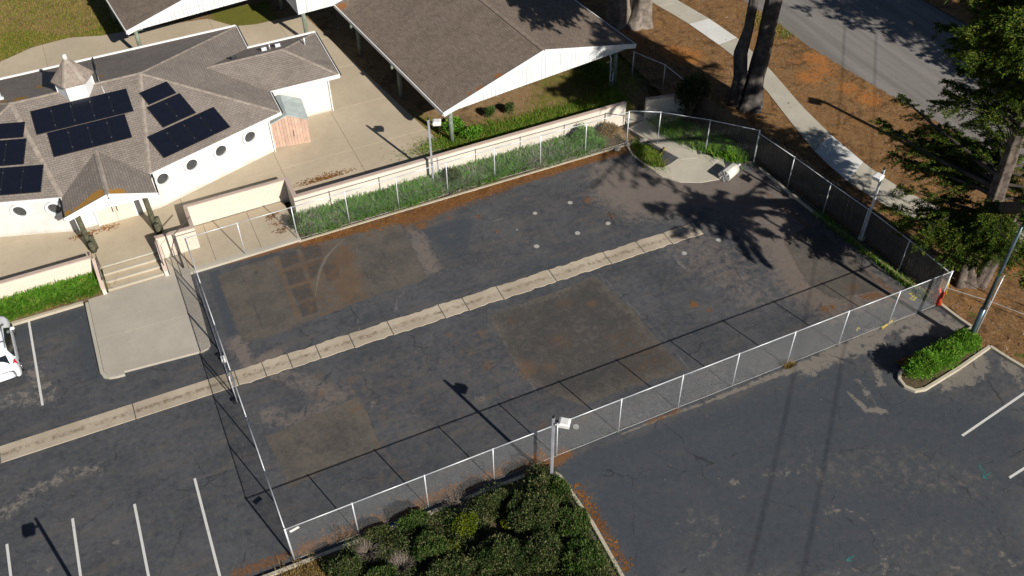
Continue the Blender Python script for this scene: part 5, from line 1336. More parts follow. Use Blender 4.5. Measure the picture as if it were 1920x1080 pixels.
# --- shrub bed in front
z0 = .07
SH = [
 ('dark green shrub at the left end of the bed beside the dry grass', (1.72, -1.66, 0.5), .8, .6, .85, 9000, 'leaf_shrub'),
 ('low dark green shrub against the kerb, left of the grey dead shrub', (3.46, -0.65, 0.4), .6, .4, .55, 6500, 'leaf_shrub'),
 ('dark shrub hanging over the kerb below the third fence bay', (4.88, -0.77, 0.4), .8, .45, .7, 6500, 'leaf_shrub2'),
 ('mid green spreading shrub between the dead shrub and the lime one', (5.15, -2.19, 0.5), .85, .75, .85, 11000, 'leaf_shrub2'),
 ('dark shrub on the kerb above the lime green shrub', (8.26, -1.31, 0.5), 1.0, .5, .85, 9000, 'leaf_shrub'),
 ('large dark green shrub right of the lime shrub', (9.52, -2.55, 0.6), 1.25, 1.2, 1.15, 15000, 'leaf_shrub'),
 ('bushy shrub right round the foot of the front lamp pole', (10.32, -1.42, 0.5), .95, .55, .85, 9000, 'leaf_shrub'),
 ('bright edged green shrub at the corner of the bed by the pole', (11, -1.97, 0.4), .55, .75, .75, 6000, 'leaf_shrub2'),
 ('green shrub along the right kerb, halfway down the bed', (10.81, -3.65, 0.5), .8, .95, .85, 10000, 'leaf_shrub2'),
 ('dark shrub in the middle of the bed at the bottom edge', (7.36, -3.82, 0.6), 1.35, 1.0, 1.1, 15000, 'leaf_shrub'),
 ('green shrub low at the bottom right of the bed by the kerb', (10.41, -5.33, 0.5), 1.0, 1.05, .95, 12000, 'leaf_shrub2'),
 ('dark shrub at the bottom edge below the brown gap', (9, -4.34, 0.6), 1.1, 1.0, 1.05, 12000, 'leaf_shrub'),
 ('green shrub at the bottom edge below the dead shrub', (2.84, -2.59, 0.4), .8, .5, .75, 7500, 'leaf_shrub2'),
 ('dark shrub at the bottom edge, second from the left', (5.24, -3.66, 0.5), 1.2, .9, .95, 11000, 'leaf_shrub'),
]
for lb, p, rx, ry, h, n, m in SH:
    shrub(lb, (p[0], p[1]+.1, z0), rx*1.12, ry*1.05, h, int(n*2.1), m, 'shrub', 'evergreen shrubs filling the front bed', nb=44, smin=.14, smax=.30)
for k, (x, y) in enumerate([(6.9, -5.6), (9.8, -6.6), (4.6, -4.6), (8.4, -8.2)]):
    shrub(['dark shrub of the bed, out past the bottom edge, nearest the middle', 'dark shrub out past the bottom edge, nearest the right kerb', 'dark shrub out past the bottom edge, leftmost', 'dark shrub out past the bottom edge, farthest down'][k], (x, y, z0), 1.3, 1.1, 1.0, 7000, 'leaf_shrub', 'shrub', 'evergreen shrubs filling the front bed')
p = (6.79, -1.74, 0.5); shrub('lime green shrub glowing in the middle of the dark bed', (p[0], p[1], z0), .62, .55, .85, 5200, 'leaf_lime', leaf=(.07, .022))
p = (5.85, -2.45, 0.4); shrub('small yellow green shrub under the lime one', (p[0], p[1], z0), .5, .42, .6, 2200, 'leaf_lime', leaf=(.07, .022))
p = (8.42, -2.38, 0.3); shrub('small yellow green tuft right of the brown gap', (p[0], p[1], z0), .32, .3, .5, 1100, 'leaf_lime', leaf=(.07, .02))
def deadshrub(label, c, r, h, n):
    t = thing('dead_shrub', label, 'shrub', c); mb = MB()
    for _ in range(n):
        a = random.uniform(0, 6.28); q = r*math.sqrt(random.random()); p0 = Vector((c[0]+math.cos(a)*q*.5, c[1]+math.sin(a)*q*.5, c[2]+random.uniform(0, h*.3)))
        for s_ in range(3):
            b = a+random.uniform(-1.4, 1.4); l = random.uniform(.15, .42)
            p1 = p0+Vector((math.cos(b)*l, math.sin(b)*l, random.uniform(.05, h*.5)))
            p2 = p1+Vector((math.cos(b+random.uniform(-1, 1))*l*.6, math.sin(b+random.uniform(-1, 1))*l*.6, random.uniform(-.02, .2)))
            mb.tube([p0, p1, p2], [.009, .007, .003], 3, False)
    mb.build('twigs', M['twig'], t)
p = (2.79, -1.08, 0.3); deadshrub('grey leafless shrub among the green ones at the bottom left', (p[0], p[1], z0+.05), .5, .5, 130)
p = (3.78, -2.25, 0.3); deadshrub('pale grey leafless shrub on the bottom edge', (p[0], p[1], z0+.05), .5, .55, 150)
p = (6.95, -0.55, 0.3); deadshrub('brownish dead twigs by the kerb above the lime shrub', (p[0], p[1], z0), .4, .35, 70)
p = (8.52, -0.71, 0.3); False and deadshrub('brown dead twigs among the dark shrub below the fence', (p[0], p[1], z0+.1), .3, .4, 40)
DEAD = [(2.79, -1.08, 0.3), (3.78, -2.25, 0.3), (6.95, -0.55, 0.3)]
# low leafy cover between the shrubs
def cover_pts(n):
    P = []
    gap = (8.17, -2.55, 0.1); dry = (.1, -1.2)
    while len(P) < n:
        x, y = U(.9, 11.45), U(-9, -.42)
        if y > -.5-.0*x and math.hypot(x-gap[0], y-gap[1]) < .45: continue
        if any(math.hypot(x-q[0], y-q[1]) < .42 for q in DEAD): continue
        if y > -.55+.2*math.sin(x*3.1): continue
        if math.hypot(x-gap[0], (y-gap[1])) < .55 or x < 1.2+.5*math.sin(y*2): continue
        P.append((x, y, .07+U(.1, .86)*(.74+.26*math.sin(x*2.3+y)*math.sin(y*2.9))))
    return np.array(P)
U = random.uniform
P = cover_pts(80000); N = np.tile(np.array([[0, 0, 1.0]]), (len(P), 1))
V, F = leaves(P, N, .10, .018, .7)
tag(np_mesh('ground_cover', V, F, M['leaf_shrub'], kind='stuff'), 'low dark leafy cover filling the front bed between the shrubs', 'ground cover')
# grass blades helper
def blades(name, n, sampler, z, h, wd, m, lean=.5, kind='stuff', parent=None):
    P = np.array([sampler() for _ in range(n)]); zz = P[:, 2] if P.shape[1] > 2 else np.full(n, z)
    a = rng.uniform(0, 6.28, n); hh = h*rng.uniform(.5, 1.3, n); ln = hh*lean*rng.uniform(.2, 1.3, n)
    dx, dy = np.cos(a), np.sin(a); w_ = wd*rng.uniform(.7, 1.3, n)
    b = np.stack([P[:, 0], P[:, 1], zz], 1)
    sx = np.stack([-dy*w_, dx*w_, 0*w_], 1)
    mid = b+np.stack([dx*ln*.35, dy*ln*.35, hh*.65], 1); tip = b+np.stack([dx*ln, dy*ln, hh], 1)
    V = np.stack([b-sx, b+sx, mid+sx*.8, mid-sx*.8, tip], 1).reshape(-1, 3)
    i = np.arange(n)*5
    F = np.concatenate([np.stack([i, i+1, i+2], 1), np.stack([i, i+2, i+3], 1), np.stack([i+3, i+2, i+4], 1)])
    return np_mesh(name, V, F, m, parent, kind)
U = random.uniform
# strap leaved hedge along the long wall: arching leaves in tufts
def strap_row(name, label, tufts, m, nleaf, L0_, wd, cat='hedge', group=None):
    T = np.array(tufts); n = len(T)*nleaf
    b = np.repeat(T, nleaf, 0); a = rng.uniform(0, 6.28, n); L = L0_*rng.uniform(.6, 1.25, n)*b[:, 3]; up = rng.uniform(.45, 1.0, n)
    base = b[:, :3]+np.stack([rng.normal(0, .07, n), rng.normal(0, .07, n), 0*a], 1)
    d = np.stack([np.cos(a), np.sin(a), 0*a], 1); s_ = np.stack([-np.sin(a), np.cos(a), 0*a], 1)*(wd*rng.uniform(.7, 1.3, n))[:, None]
    q = []
    for t_, wv in ((0, .8), (.4, 1.0), (.75, .8), (1, .08)):
        r_ = (t_**1.3)*L*(.95-.35*up); zz = L*up*(t_*1.5-t_*t_*(.75+.25*rng.random(n)))
        c_ = base+d*r_[:, None]; c_[:, 2] += zz
        q += [c_-s_*wv, c_+s_*wv]
    V = np.stack(q, 1).reshape(-1, 3); i = np.arange(n)*8
    F = np.concatenate([np.stack([i+2*k, i+2*k+1, i+2*k+3, i+2*k+2], 1) for k in range(3)])
    t = thing(name, label, cat, (float(T[:, 0].mean()), float(T[:, 1].mean()), 0), group)
    np_mesh('leaves', V, F, M[m], t, 'stuff')
    return t
tu = []; tg_ = []
for i in range(740):
    x = U(5.85, 24.6); y = U(18.92, 20.38)
    if x < 6.3: y = U(19.1, 20.4)
    d_ = (x, y, .05, U(.85, 1.25)*(1.0 if y > 19.2 else .85))
    gp_ = math.sin(x*.9+1.5)*.5+math.sin(x*2.3)*.25+U(-.5, .5)+(.55 if 15.0 < x < 17.4 else 0)+(.25 if x > 19 else 0)
    (tg_ if gp_ > .52 else tu).append(d_)
strap_row('strap_hedge', 'long hedge of green strap leaved plants between mesh fence and pale wall', tu, 'strap', 34, .75, .020)
strap_row('strap_plants', 'greyer strap leaved plants mixed through the long hedge by the pale wall', tg_, 'strapgrey', 34, .72, .018, 'plants')
shrub('dark green rounded bush in the hedge just right of the lamp by the wall', (15.1, 19.75, .05), .55, .5, 1.0, 3200, 'leaf_shrub2', leaf=(.12, .02))
shrub('grey green bush near the far end of the hedge below the wall end', (23.9, 19.9, .05), .8, .6, 1.1, 3600, 'strap', leaf=(.14, .02))
shrub('dry brown shrub in the shade at the far end of the hedge', (25.4, 19.8, .05), .7, .55, .9, 2600, 'drygrass', leaf=(.12, .02), name='dry_shrub')
shrub('thin bush with yellow flowers at the gate recess corner of the hedge', (5.75, 19.7, .1), .32, .5, .85, 900, 'leaf_dark', leaf=(.09, .02))
strap_row('purple_plants', 'low purple leaved plants at the asphalt edge of the hedge', [(U(20.5, 24.5), U(18.72, 18.95), .03, U(.35, .6)) for _ in range(42)], 'purple' if 'purple' in M else 'strapgrey', 14, .5, .016, 'plants')
# bright hedge left of the stairs
hg = strap_row('bright_hedge', 'bright green soft leaved hedge below the wall left of the steps', [(U(-13, -4.85), U(19.16, 20.35), .2, U(.8, 1.2)*(.75 if U(0, 1) < .3 else 1)) for _ in range(520)], 'leaf_bright', 46, .62, .017)
blades('hedge_grass', 2600, lambda: (U(-13, -4.8), U(19.02, 19.5)), .2, .28, .010, M['grass'], .8)
blades('dry_hedge_grass', 1600, lambda: (random.choice([-8.4, -5.3, -7.7])+random.gauss(0, .5), U(19.02, 19.5)), .2, .26, .010, M['drygrass'], .9)
# lawn blades
def lawn():
    while True:
        x, y = U(-12, 1), U(42.4, 55)
        if y > curve_top(x)+.05: return x, y
blades('lawn_grass', 30000, lawn, .6, .11, .012, M['grass'], .7)
def pav_grass():
    while True:
        p_ = Vector(random.choice([(17.55, 22.87, 0.6), (20.23, 22.49, 0.6), (23.14, 22.46, 0.6), (26.16, 22.49, 0.6), (27.81, 22.68, 0.6), (16.08, 22.68, 0.6)])); x, y = p_.x+random.gauss(0, 1.3), p_.y+random.gauss(0, .45)
        if y > 20.9 and x < 28: return x, y
blades('bank_grass', 15000, pav_grass, .6, .2, .013, M['grassgreen'], .7)
blades('bank_grass', 5000, lambda: (random.gauss(28.2, 1.0), random.gauss(25.2, 1.2)), .6, .16, .013, M['grassgreen'], .7)
blades('verge_grass', 1500, lambda: (random.gauss(42.0, .45), random.gauss(26.5, 1.0)), .12, .14, .013, M['grass'], .7)
blades('corner_grass', 3800, lambda: (random.gauss(26.75, .28), random.gauss(17.1, .6)), .04, .17, .013, M['grassgreen'], .8)
blades('corner_weeds', 12000, lambda: (lambda t_: (29.0+t_*2.5+random.gauss(0, .33), 19.3-t_*4.4+random.gauss(0, .5)))(random.random()), .05, .38, .02, M['leaf_bright'], .9)
blades('fence_weeds', 1500, lambda: (lambda y: (33.6-(y*.11)+random.gauss(-.25, .12), y))(U(.4, 8.5)), .02, .2, .02, M['grassgreen'], .9)
blades('dry_bed_grass', 5000, lambda: (random.gauss(.1, .75), random.gauss(-1.2, .45)), .07, .16, .012, M['drygrass'], .9)
blades('kerb_weeds', 500, lambda: (random.gauss(24.3, .12), random.gauss(-.12, .05)), 0, .2, .012, M['drygrass'], .9)
shrub('small round green bush in the planter behind the wall, the left of two', (19.6, 24.2, .6), .42, .4, .75, 1800, 'leaf_shrub2', leaf=(.1, .02), name='small_bush')
shrub('small round green bush in the planter behind the wall, the right of two', (20.75, 24.0, .6), .4, .38, .7, 1700, 'leaf_shrub2', leaf=(.1, .02), name='small_bush')
shrub('leafy light green plant at the foot of the pavilion corner post', (16.9, 23.7, .6), .75, .6, .7, 1500, 'leaf_bright', leaf=(.16, .05), name='leafy_plant')
shrub('low leafy green plant just behind the hedge wall beside the pavilion post', (17.6, 22.6, .6), .7, .55, .6, 1500, 'leaf_bright', leaf=(.15, .045), name='leafy_plant')
# corner weeds clumps inside the mesh corner
shrub('fresh green weed clump behind the corner mesh, nearest the board fence', (31.0, 15.0, .04), .55, .6, .55, 1500, 'leaf_bright', leaf=(.13, .035), name='weed_clump')
shrub('fresh green weed clump beside the walkway behind the corner mesh', (29.9, 17.4, .04), .5, .7, .5, 1500, 'leaf_shrub2', leaf=(.12, .03), name='weed_clump')
# island shrubs
for k, (x, y, rx, ry, h) in enumerate([(29.5, -3.25, .95, .78, 1.15), (30.95, -3.0, 1.15, .72, .85), (32.35, -2.75, 1.1, .66, .7)]):
    shrub(['round yellow flecked shrub at the tip of the kerbed island', 'bright green shrub in the middle of the kerbed island', 'bright green shrub of the island next to the steel pole'][k], (x, y, .09), rx, ry, h, 11000, 'leaf_bright', leaf=(.095, .024), nb=13, group='shrubs on the kerbed island')
for k in range(1): pass
blades('yellow_flowers', 160, lambda: (lambda a: (29.5+math.cos(a)*U(0, .6), -3.25+math.sin(a)*U(0, .45), U(.75, 1.0)))(U(0, 6.28)), 0, .05, .02, M['yellow'], .9)
# low weeds under the east fence, dark bush by the block wall
shrub('dark twiggy bush standing between the pale wall end and the twin trunk', (31.0, 19.2, .05), 1.15, 1.05, 3.1, 6500, 'leaf_dark', 'bush', leaf=(.13, .035), name='dark_bush', nb=14, twn=26, shell=.3)
# fallen needles
def needle_band():
    t_ = random.random(); x = 5.7+t_*20; return x, 18.62-abs(random.gauss(0, .28))*(1.6 if 9 < x < 18 else .8)
chips('fallen_needles', 5200, needle_band, .004, .05, M['litter'], .12)
chips('fallen_needles', 2200, lambda: (U(.3, 11.5), abs(random.gauss(0, .3))+.06), .004, .05, M['litter'], .12)
chips('fallen_needles', 420, lambda: (lambda t_: (11.95+random.gauss(0, .16), -1.6-t_*4.6))(random.random()), .004, .05, M['litter'], .12)
chips('fallen_needles', 420, lambda: (lambda q: (q.x+random.gauss(0, .8), q.y+abs(random.gauss(0, .22))))(Vector((8.35, 22.64, 0.64))+Vector((0, -.1, 0))), .64, .055, M['litter'], .12)
chips('fallen_needles', 160, lambda: (lambda q: (q.x+random.gauss(0, .25), q.y+random.gauss(0, .12)))(Vector(random.choice([(-5.11, 23.62, 0.64), (-3.47, 23.62, 0.64), (-3.78, 23.67, 0.64), (-4.49, 23.62, 0.64)]))), .64, .055, M['litter'], .12)
chips('fallen_needles', 200, lambda: (lambda q: (q.x+random.gauss(0, .18), q.y+random.gauss(0, .14)))(Vector(random.choice([(4.74, 21.24, 0.12), (4.86, 20.57, 0.12), (4.98, 19.92, 0.12), (4.85, 21.44, 0.12)]))), .12, .05, M['litter'], .12)
chips('lot_grit', 2600, lambda: (U(-10, 33), U(-12, 18)), .003, .02, M['chips'], .3)

# ================================================================ TREES
def trunk_mesh(mb, path, rad, seg=26, ridge_=.12, flare=1.7, ph=0.0):
    pts = [Vector(p) for p in path]
    # resample
    P = []; Rr = []
    for i in range(len(pts)-1):
        k = max(2, int((pts[i+1]-pts[i]).length/.3))
        for j in range(k): t_ = j/k; P.append(pts[i].lerp(pts[i+1], t_)); Rr.append(rad[i]+(rad[i+1]-rad[i])*t_)
    P.append(pts[-1]); Rr.append(rad[-1])
    n = len(mb.v); s_ = 0
    for i, p in enumerate(P):
        if i: s_ += (P[i]-P[i-1]).length
        d = (P[min(i+1, len(P)-1)]-P[max(i-1, 0)]).normalized()
        a = d.cross(Vector((0, 1, .01))).normalized(); b = d.cross(a)
        fl = 1+(flare-1)*math.exp(-s_/.55)
        for k in range(seg):
            t_ = 2*math.pi*k/seg
            w_ = 1+ridge_*math.sin(5*t_+ph+.35*math.sin(s_*.9))+ridge_*.55*math.sin(11*t_+s_*.5+ph)+.05*math.sin(3*t_+s_*1.7)
            w_ += (fl-1)*(.6+.5*max(0, math.sin(4*t_+ph*2)))
            mb.v.append(tuple(p+(a*math.cos(t_)+b*math.sin(t_))*Rr[i]*w_))
    for i in range(len(P)-1):
        for k in range(seg):
            k2 = (k+1) % seg; mb.f.append([n+i*seg+k, n+i*seg+k2, n+(i+1)*seg+k2, n+(i+1)*seg+k])
    mb.f.append([n+(len(P)-1)*seg+k for k in range(seg)])
    return mb
def bough(p0, p1, sag=.5, ns=26, spray=1.0, leaf=(.105, .0155), nl=95, t0=.25, wood=None, rw=.07):
    """cypress bough: limb p0 -> p1 with feathery side sprays"""
    p0 = np.array(p0, float); p1 = np.array(p1, float); L = np.linalg.norm(p1-p0)
    lat = np.cross((p1-p0)/L, [0, 0, 1]); mid = (p0+p1)/2+np.array([0, 0, sag])+lat*rng.normal(0, .14)*L
    gaps = rng.random(3)
    B = lambda t_: (1-t_)**2*p0+2*t_*(1-t_)*mid+t_*t_*p1
    if wood is not None:
        wood.tube([tuple(B(k/7)) for k in range(8)], [rw*(1-.85*k/7) for k in range(8)], 6, False)
    PP_ = []; NN_ = []
    for i in range(ns):
        t_ = t0+(1-t0)*(i+rng.random())/ns
        if t_ < .92 and np.min(np.abs(gaps-t_)) < .045: continue
        p = B(t_); d = B(min(t_+.05, 1.02))-B(t_-.05); d /= np.linalg.norm(d)
        side = np.cross(d, [0, 0, 1]); side /= np.linalg.norm(side)+1e-9
        sg = 1 if i % 2 else -1
        ang = rng.uniform(.35, 1.0)
        dr = d*math.cos(ang)+side*sg*math.sin(ang)+np.array([0, 0, rng.uniform(-.5, .25)]); dr /= np.linalg.norm(dr)
        ln = spray*(.35+.75*(1-t_))*rng.uniform(.35, 1.5)*min(1.3, L/3)
        m_ = int(nl*max(.45, ln))
        u_ = rng.random(m_)**.8
        q = p+dr*ln*u_[:, None]+np.array([0, 0, -1])*(.22*ln*u_**2)[:, None]+rng.normal(0, .045, (m_, 3))*np.array([1, 1, .7])
        s2 = np.cross(dr, [0, 0, 1]); sgn = np.where(rng.random(m_) < .5, 1, -1)[:, None]
        nd = dr*.9+s2*sgn*.75
        PP_.append(q); NN_.append(nd/np.linalg.norm(nd, axis=1)[:, None])
    m_ = nl; u_ = rng.random((m_, 1)); q = B(.86)+(p1-B(.86))*u_*1.25+rng.normal(0, 1, (m_, 3))*(.10*(1.1-u_)); PP_.append(q); NN_.append(np.tile((p1-B(.9))/np.linalg.norm(p1-B(.9)), (m_, 1)))
    P = np.concatenate(PP_); N = np.concatenate(NN_)
    return leaves(P, N, leaf[0], leaf[1], .27)
class Crown:
    def __init__(s): s.V = []; s.F = []; s.n = 0; s.wood = MB()
    def add(s, *a, **k):
        V, F = bough(*a, wood=s.wood, **k); s.V.append(V); s.F.append(F+s.n); s.n += len(V)
    def build(s, t, m='leaf_cypress', bark='twigdark'):
        np_mesh('crown', np.concatenate(s.V), np.concatenate(s.F), M[m], t)
        s.wood.build('limbs', M[bark], t, True)
# the cypress at the right of the yard
cy = thing('cypress_tree', 'big dark green cypress with feathery drooping boughs at the right edge', 'tree', (36, .8, .1))
C0 = Vector((35.95, .75, 0))
mb = MB(); trunk_mesh(mb, [(35.9, .7, .0), (35.75, .85, 2), (36.0, 1.0, 5), (36.1, 1.3, 9), (36.2, 1.2, 14), (36.3, 1.3, 19)], [.46, .40, .35, .28, .18, .06], 30, .16, 1.7)
trunk_mesh(mb, [(36.5, .3, .0), (36.75, .2, 2.2), (37.3, .3, 5), (37.9, .2, 9), (38.3, 0, 13)], [.35, .30, .25, .17, .05], 24, .16, 1.6, 1.0)
mb.build('trunk', M['barkmid'], cy, True)
cr = Crown()
ax = lambda h: (36.0+.02*h, .9+.03*h, h)
tips = [ # (px, py, tip height) of the boughs on the yard side, base height
 ((32.56, 4.06, 3.7), 4.10), ((34.02, 4.88, 3.9), 4.30), ((32.41, 2.93, 3.5), 3.90), ((33.56, 2.95, 4), 4.40), ((33.73, 1.69, 3.7), 4.10), ((35.25, 3.16, 4.1), 4.50),
 ((34.23, -0.03, 3.5), 3.90), ((34.86, 1.71, 4.3), 4.70), ((35.11, 0.09, 4.1), 4.50), ((35.51, -1.24, 3.3), 3.70), ((35.79, -0.74, 4.5), 4.90), ((33.14, 1.47, 3.4), 3.80), ((32.76, 2.92, 3.8), 4.20),
 ((35.49, 8.69, 5.2), 5.90), ((35.65, 7.58, 5.1), 5.80), ((34.58, 6.38, 4.8), 5.50), ((37.44, 9.48, 5.7), 6.40), ((37.41, 7.35, 5.15), 5.85), ((37.32, 6.19, 5), 5.70), ((34.79, 5.57, 4.6), 5.30), ((36.02, 4.98, 4.6), 5.30), ((37.52, 4.81, 4.9), 5.60), ((38.43, 6.35, 5.3), 6.00), ((38.67, 4.98, 5.1), 5.80), ((39.77, 5.92, 5.5), 6.20), ((38.78, 3.56, 5), 5.70), ((37.96, 1.75, 5.2), 5.90), ((39.4, 3.37, 5.6), 6.30), ((39.8, 4.55, 5.7), 6.40), ((37.42, 3.96, 4.5), 5.20),
 ((34.49, 4.75, 10.2), 9.6), ((34.4, 4.48, 9.8), 9.4), ((33.86, 4.43, 9.4), 9.0), ((34.92, 4.6, 10.8), 10.2), ((35.08, 3.24, 10.4), 9.8), ((35.18, 2.75, 9.8), 9.2), ((35.24, 1.88, 10.6), 9.8), ((35.62, 3.41, 11), 10.4),
 ((34.21, 5.89, 12.6), 12.0), ((34.23, 4.91, 11.8), 11.2), ((34.47, 5.07, 12.2), 11.6), ((34.7, 4.58, 12.8), 12.2), ((35.07, 4.26, 13.4), 12.8), ((35.26, 3.92, 12.2), 11.6), ((35.54, 3.15, 12), 11.2), ((35.44, 3.07, 13.4), 12.6), ((35.33, 5.18, 13.4), 13.0), ((35.58, 4.11, 14), 13.4), ((34.96, 4.66, 11.6), 11.2), ((35.29, 2.17, 11.8), 11.0)]
for p, hb in tips:
    b0 = ax(hb); L = math.dist(b0, p)
    cr.add(b0, p, sag=.25*L/4, ns=int(19+L*7), spray=1.0, leaf=(.125, .021), nl=110, t0=.18 if L > 2.5 else .1, rw=.035+.014*L)
# a heavy limb reaching out on the near side and splaying into a fan, whose shade lies on the lot
hub = (32.64, -5.0, 10.0)
cr.wood.tube([(36.0, .9, 4.8), (35.0, -.9, 6.6), (33.9, -2.9, 8.5), hub], [.32, .28, .24, .17], 8, False)
for q in [(32.88, -2.33, 9.2), (30.9, -3.18, 11.7), (29.48, -4.88, 10.9), (29.46, -4.76, 11.2), (29.07, -5.7, 10.0), (30.2, -4.84, 9.7), (30.63, -4.79, 8.8), (30.5, -5.25, 7.8), (30.79, -5.16, 7.3), (32.36, -3.68, 7.4), (33.11, -2.74, 7.9), (35.64, -0.22, 7.9), (33.91, -2.3, 7.3), (31.4, -3.62, 9.5), (32.21, -3.28, 8.6), (33.38, -2.14, 8.5)]:
    cr.add((hub[0], hub[1], hub[2]-.1), q, sag=.15, ns=46, spray=.75, t0=.02, rw=.11, leaf=(.17, .03), nl=95)
hub2 = (32.6, -1.6, 12.6)
cr.wood.tube([(36.1, 1.0, 9.2), (34.6, -.2, 11.2), hub2], [.17, .14, .1], 8, False)
for q in [(28.44, -5.58, 13.5), (30.27, -3.79, 13.6), (29.97, -4.39, 12.7), (30.07, -4.57, 12.2), (31.26, -3.16, 13.0), (33.05, -1.91, 11.9), (31.41, -3.13, 12.3)]:
    cr.add(hub2, q, sag=.1, ns=20, spray=.7, t0=.1, rw=.06)
for p, hb in [((33.86, -2.5, 5), 4.7), ((33.23, -2.51, 4.8), 4.4), ((34.25, -2.33, 5.4), 4.9), ((33.89, -3.1, 5.2), 4.7), ((33.88, -3.56, 4.6), 4.2)]:
    cr.add(ax(hb), p, sag=.2, ns=30, spray=1.0, t0=.2, rw=.06)
lf_dir = Vector((-.91, .41, 0))
for k in range(78):
    h = random.uniform(12.4, 18.6); a = random.uniform(0, 6.28); d = Vector((math.cos(a), math.sin(a), 0))
    L = random.uniform(3.6, 5.6)*(1 if h < 16 else max(.45, (20-h)/4))
    if h < 14.2 and d.dot(lf_dir) > .3: L = min(L, 3.2)
    b0 = ax(h); cr.add(b0, (b0[0]+d.x*L, b0[1]+d.y*L, h+random.uniform(-.6, .6)), sag=.3, ns=int(20+L*7), spray=1.15, leaf=(.14, .024), rw=.09)
for q in [(32.88, 0.03, 4.5), (33.59, -0.47, 4.8), (33.67, -1.25, 4.4), (33.99, -1.32, 5), (34.03, -0.35, 5.2), (32.68, 0.79, 4.3), (32.24, -0.7, 4), (32.76, -0.58, 4.2), (31.84, 0.9, 4.2), (33.04, -1.32, 4.2), (36.35, 3.86, 5.6), (36.34, 4.9, 5.4), (36.48, 6.14, 5.2), (36.47, 6.93, 5.2), (36.56, 3.17, 6), (37.3, 6.43, 5.6), (37.11, 4.57, 6.2)]:
    hb = q[2]+.5; cr.add(ax(hb), q, sag=.2, ns=44, spray=1.0, leaf=(.125, .023), nl=120, t0=.25, rw=.05)
for k in range(84):
    h = 3.8+14.5*(k/84)+random.uniform(-.4, .4); a = random.uniform(0, 6.28); d = Vector((math.cos(a), math.sin(a), 0))
    if d.dot(lf_dir) > .25 and h < 13.2: continue
    if d.x < .35 and h < 13.2 and d.y < .75: continue
    L = (4.6 if h < 14 else 4.6*(18.6-h)/4.6+.6)*random.uniform(.65, 1.1); b0 = ax(h)
    cr.add(b0, (b0[0]+d.x*L, b0[1]+d.y*L, h+random.uniform(-.5, .9)), sag=.3, ns=int(14+L*4.5), spray=1.0, rw=.09)
cr.build(cy)
# the twin trunks beside the sidewalk
def big_tree(label, trunks, crown_c, n, seed, hmin, spread, bark='bark', name='cypress_tree', west=False):
    t = thing(name, label, 'tree', (trunks[0][0][0][0], trunks[0][0][0][1], .1)); mb = MB()
    for k, (pth, rad) in enumerate(trunks): trunk_mesh(mb, pth, rad, 28, .12, 1.55, k*1.3+seed)
    mb.build('trunk', M[bark], t, True)
    c_ = Crown()
    for k in range(n):
        h = hmin+(crown_c[2]-hmin)*k/n; a = random.uniform(0, 6.28); L = spread*random.uniform(.6, 1.1)*(1 if k < n*.6 else 1.6*(1-k/n)+.3)
        b0 = (crown_c[0], crown_c[1], h)
        c_.add(b0, (b0[0]+math.cos(a)*L, b0[1]+math.sin(a)*L, h+random.uniform(-.4, 1)), sag=.4, ns=24, nl=26, spray=1.2, leaf=(.24, .06), rw=.11)
    if west:
        for k in range(64):
            yy = random.uniform(12.3, 21.5); q = (random.uniform(27.2, 32.6), yy, 10.4+(21.5-yy)*.26+random.uniform(0, 1.0))
            c_.add((crown_c[0], crown_c[1], q[2]+.3), q, sag=.5, ns=34, nl=46, spray=1.1, leaf=(.24, .06), rw=.12)
    c_.build(t, bark=bark)
    return t
big_tree('tall twin stemmed tree with grey bark standing at the curve of the sidewalk', [
  ([(35.15, 18.7, .0), (35.35, 18.9, 2), (35.7, 19.1, 5), (35.85, 19.2, 9), (35.9, 19.2, 15), (35.9, 19.3, 21)], [.62, .51, .46, .41, .32, .1]),
  ([(34.55, 19.35, .0), (34.5, 19.4, 2.2), (34.35, 19.6, 3.6), (34.75, 19.7, 5.2), (34.9, 19.9, 8), (34.8, 20.2, 14)], [.46, .40, .40, .28, .24, .12])], (35.2, 19.4, 21), 80, .4, 10.6, 6.0, 'bark', west=True)
big_tree('thick double trunk with ridged bark at the top edge beside the pavilion', [
  ([(32.75, 31.4, .0), (32.7, 31.5, 2.5), (32.3, 31.9, 6), (32.0, 32, 14)], [.80, .66, .58, .3]),
  ([(34.0, 30.8, .0), (34.2, 30.8, 2.5), (34.8, 31.0, 6), (35.2, 31, 14)], [.85, .70, .60, .3])], (33.4, 31.4, 20), 46, 2.2, 11.5, 5, 'barkpale')
big_tree('dark tree across the road whose shade falls over the asphalt at the top right', [([(57.2, 8.7, .1), (57.0, 8.7, 6), (57.0, 8.7, 15)], [.5, .4, .1])], (56.8, 8.7, 15), 110, 1.0, 3.5, 6.0)
big_tree('dark tree across the road behind the cypress, nearest the right edge', [([(58.6, 3.6, .1), (58.5, 3.6, 6), (58.6, 3.6, 14)], [.5, .4, .1])], (58.6, 3.6, 14), 90, 5.0, 3.0, 5.8)
big_tree('dark tree across the road at the top right corner, the farther one', [([(60.5, 19.5, .1), (60.4, 19.6, 6), (60.5, 19.5, 12)], [.5, .4, .1])], (60.5, 19.5, 12), 70, 3.0, 2.5, 4.4)

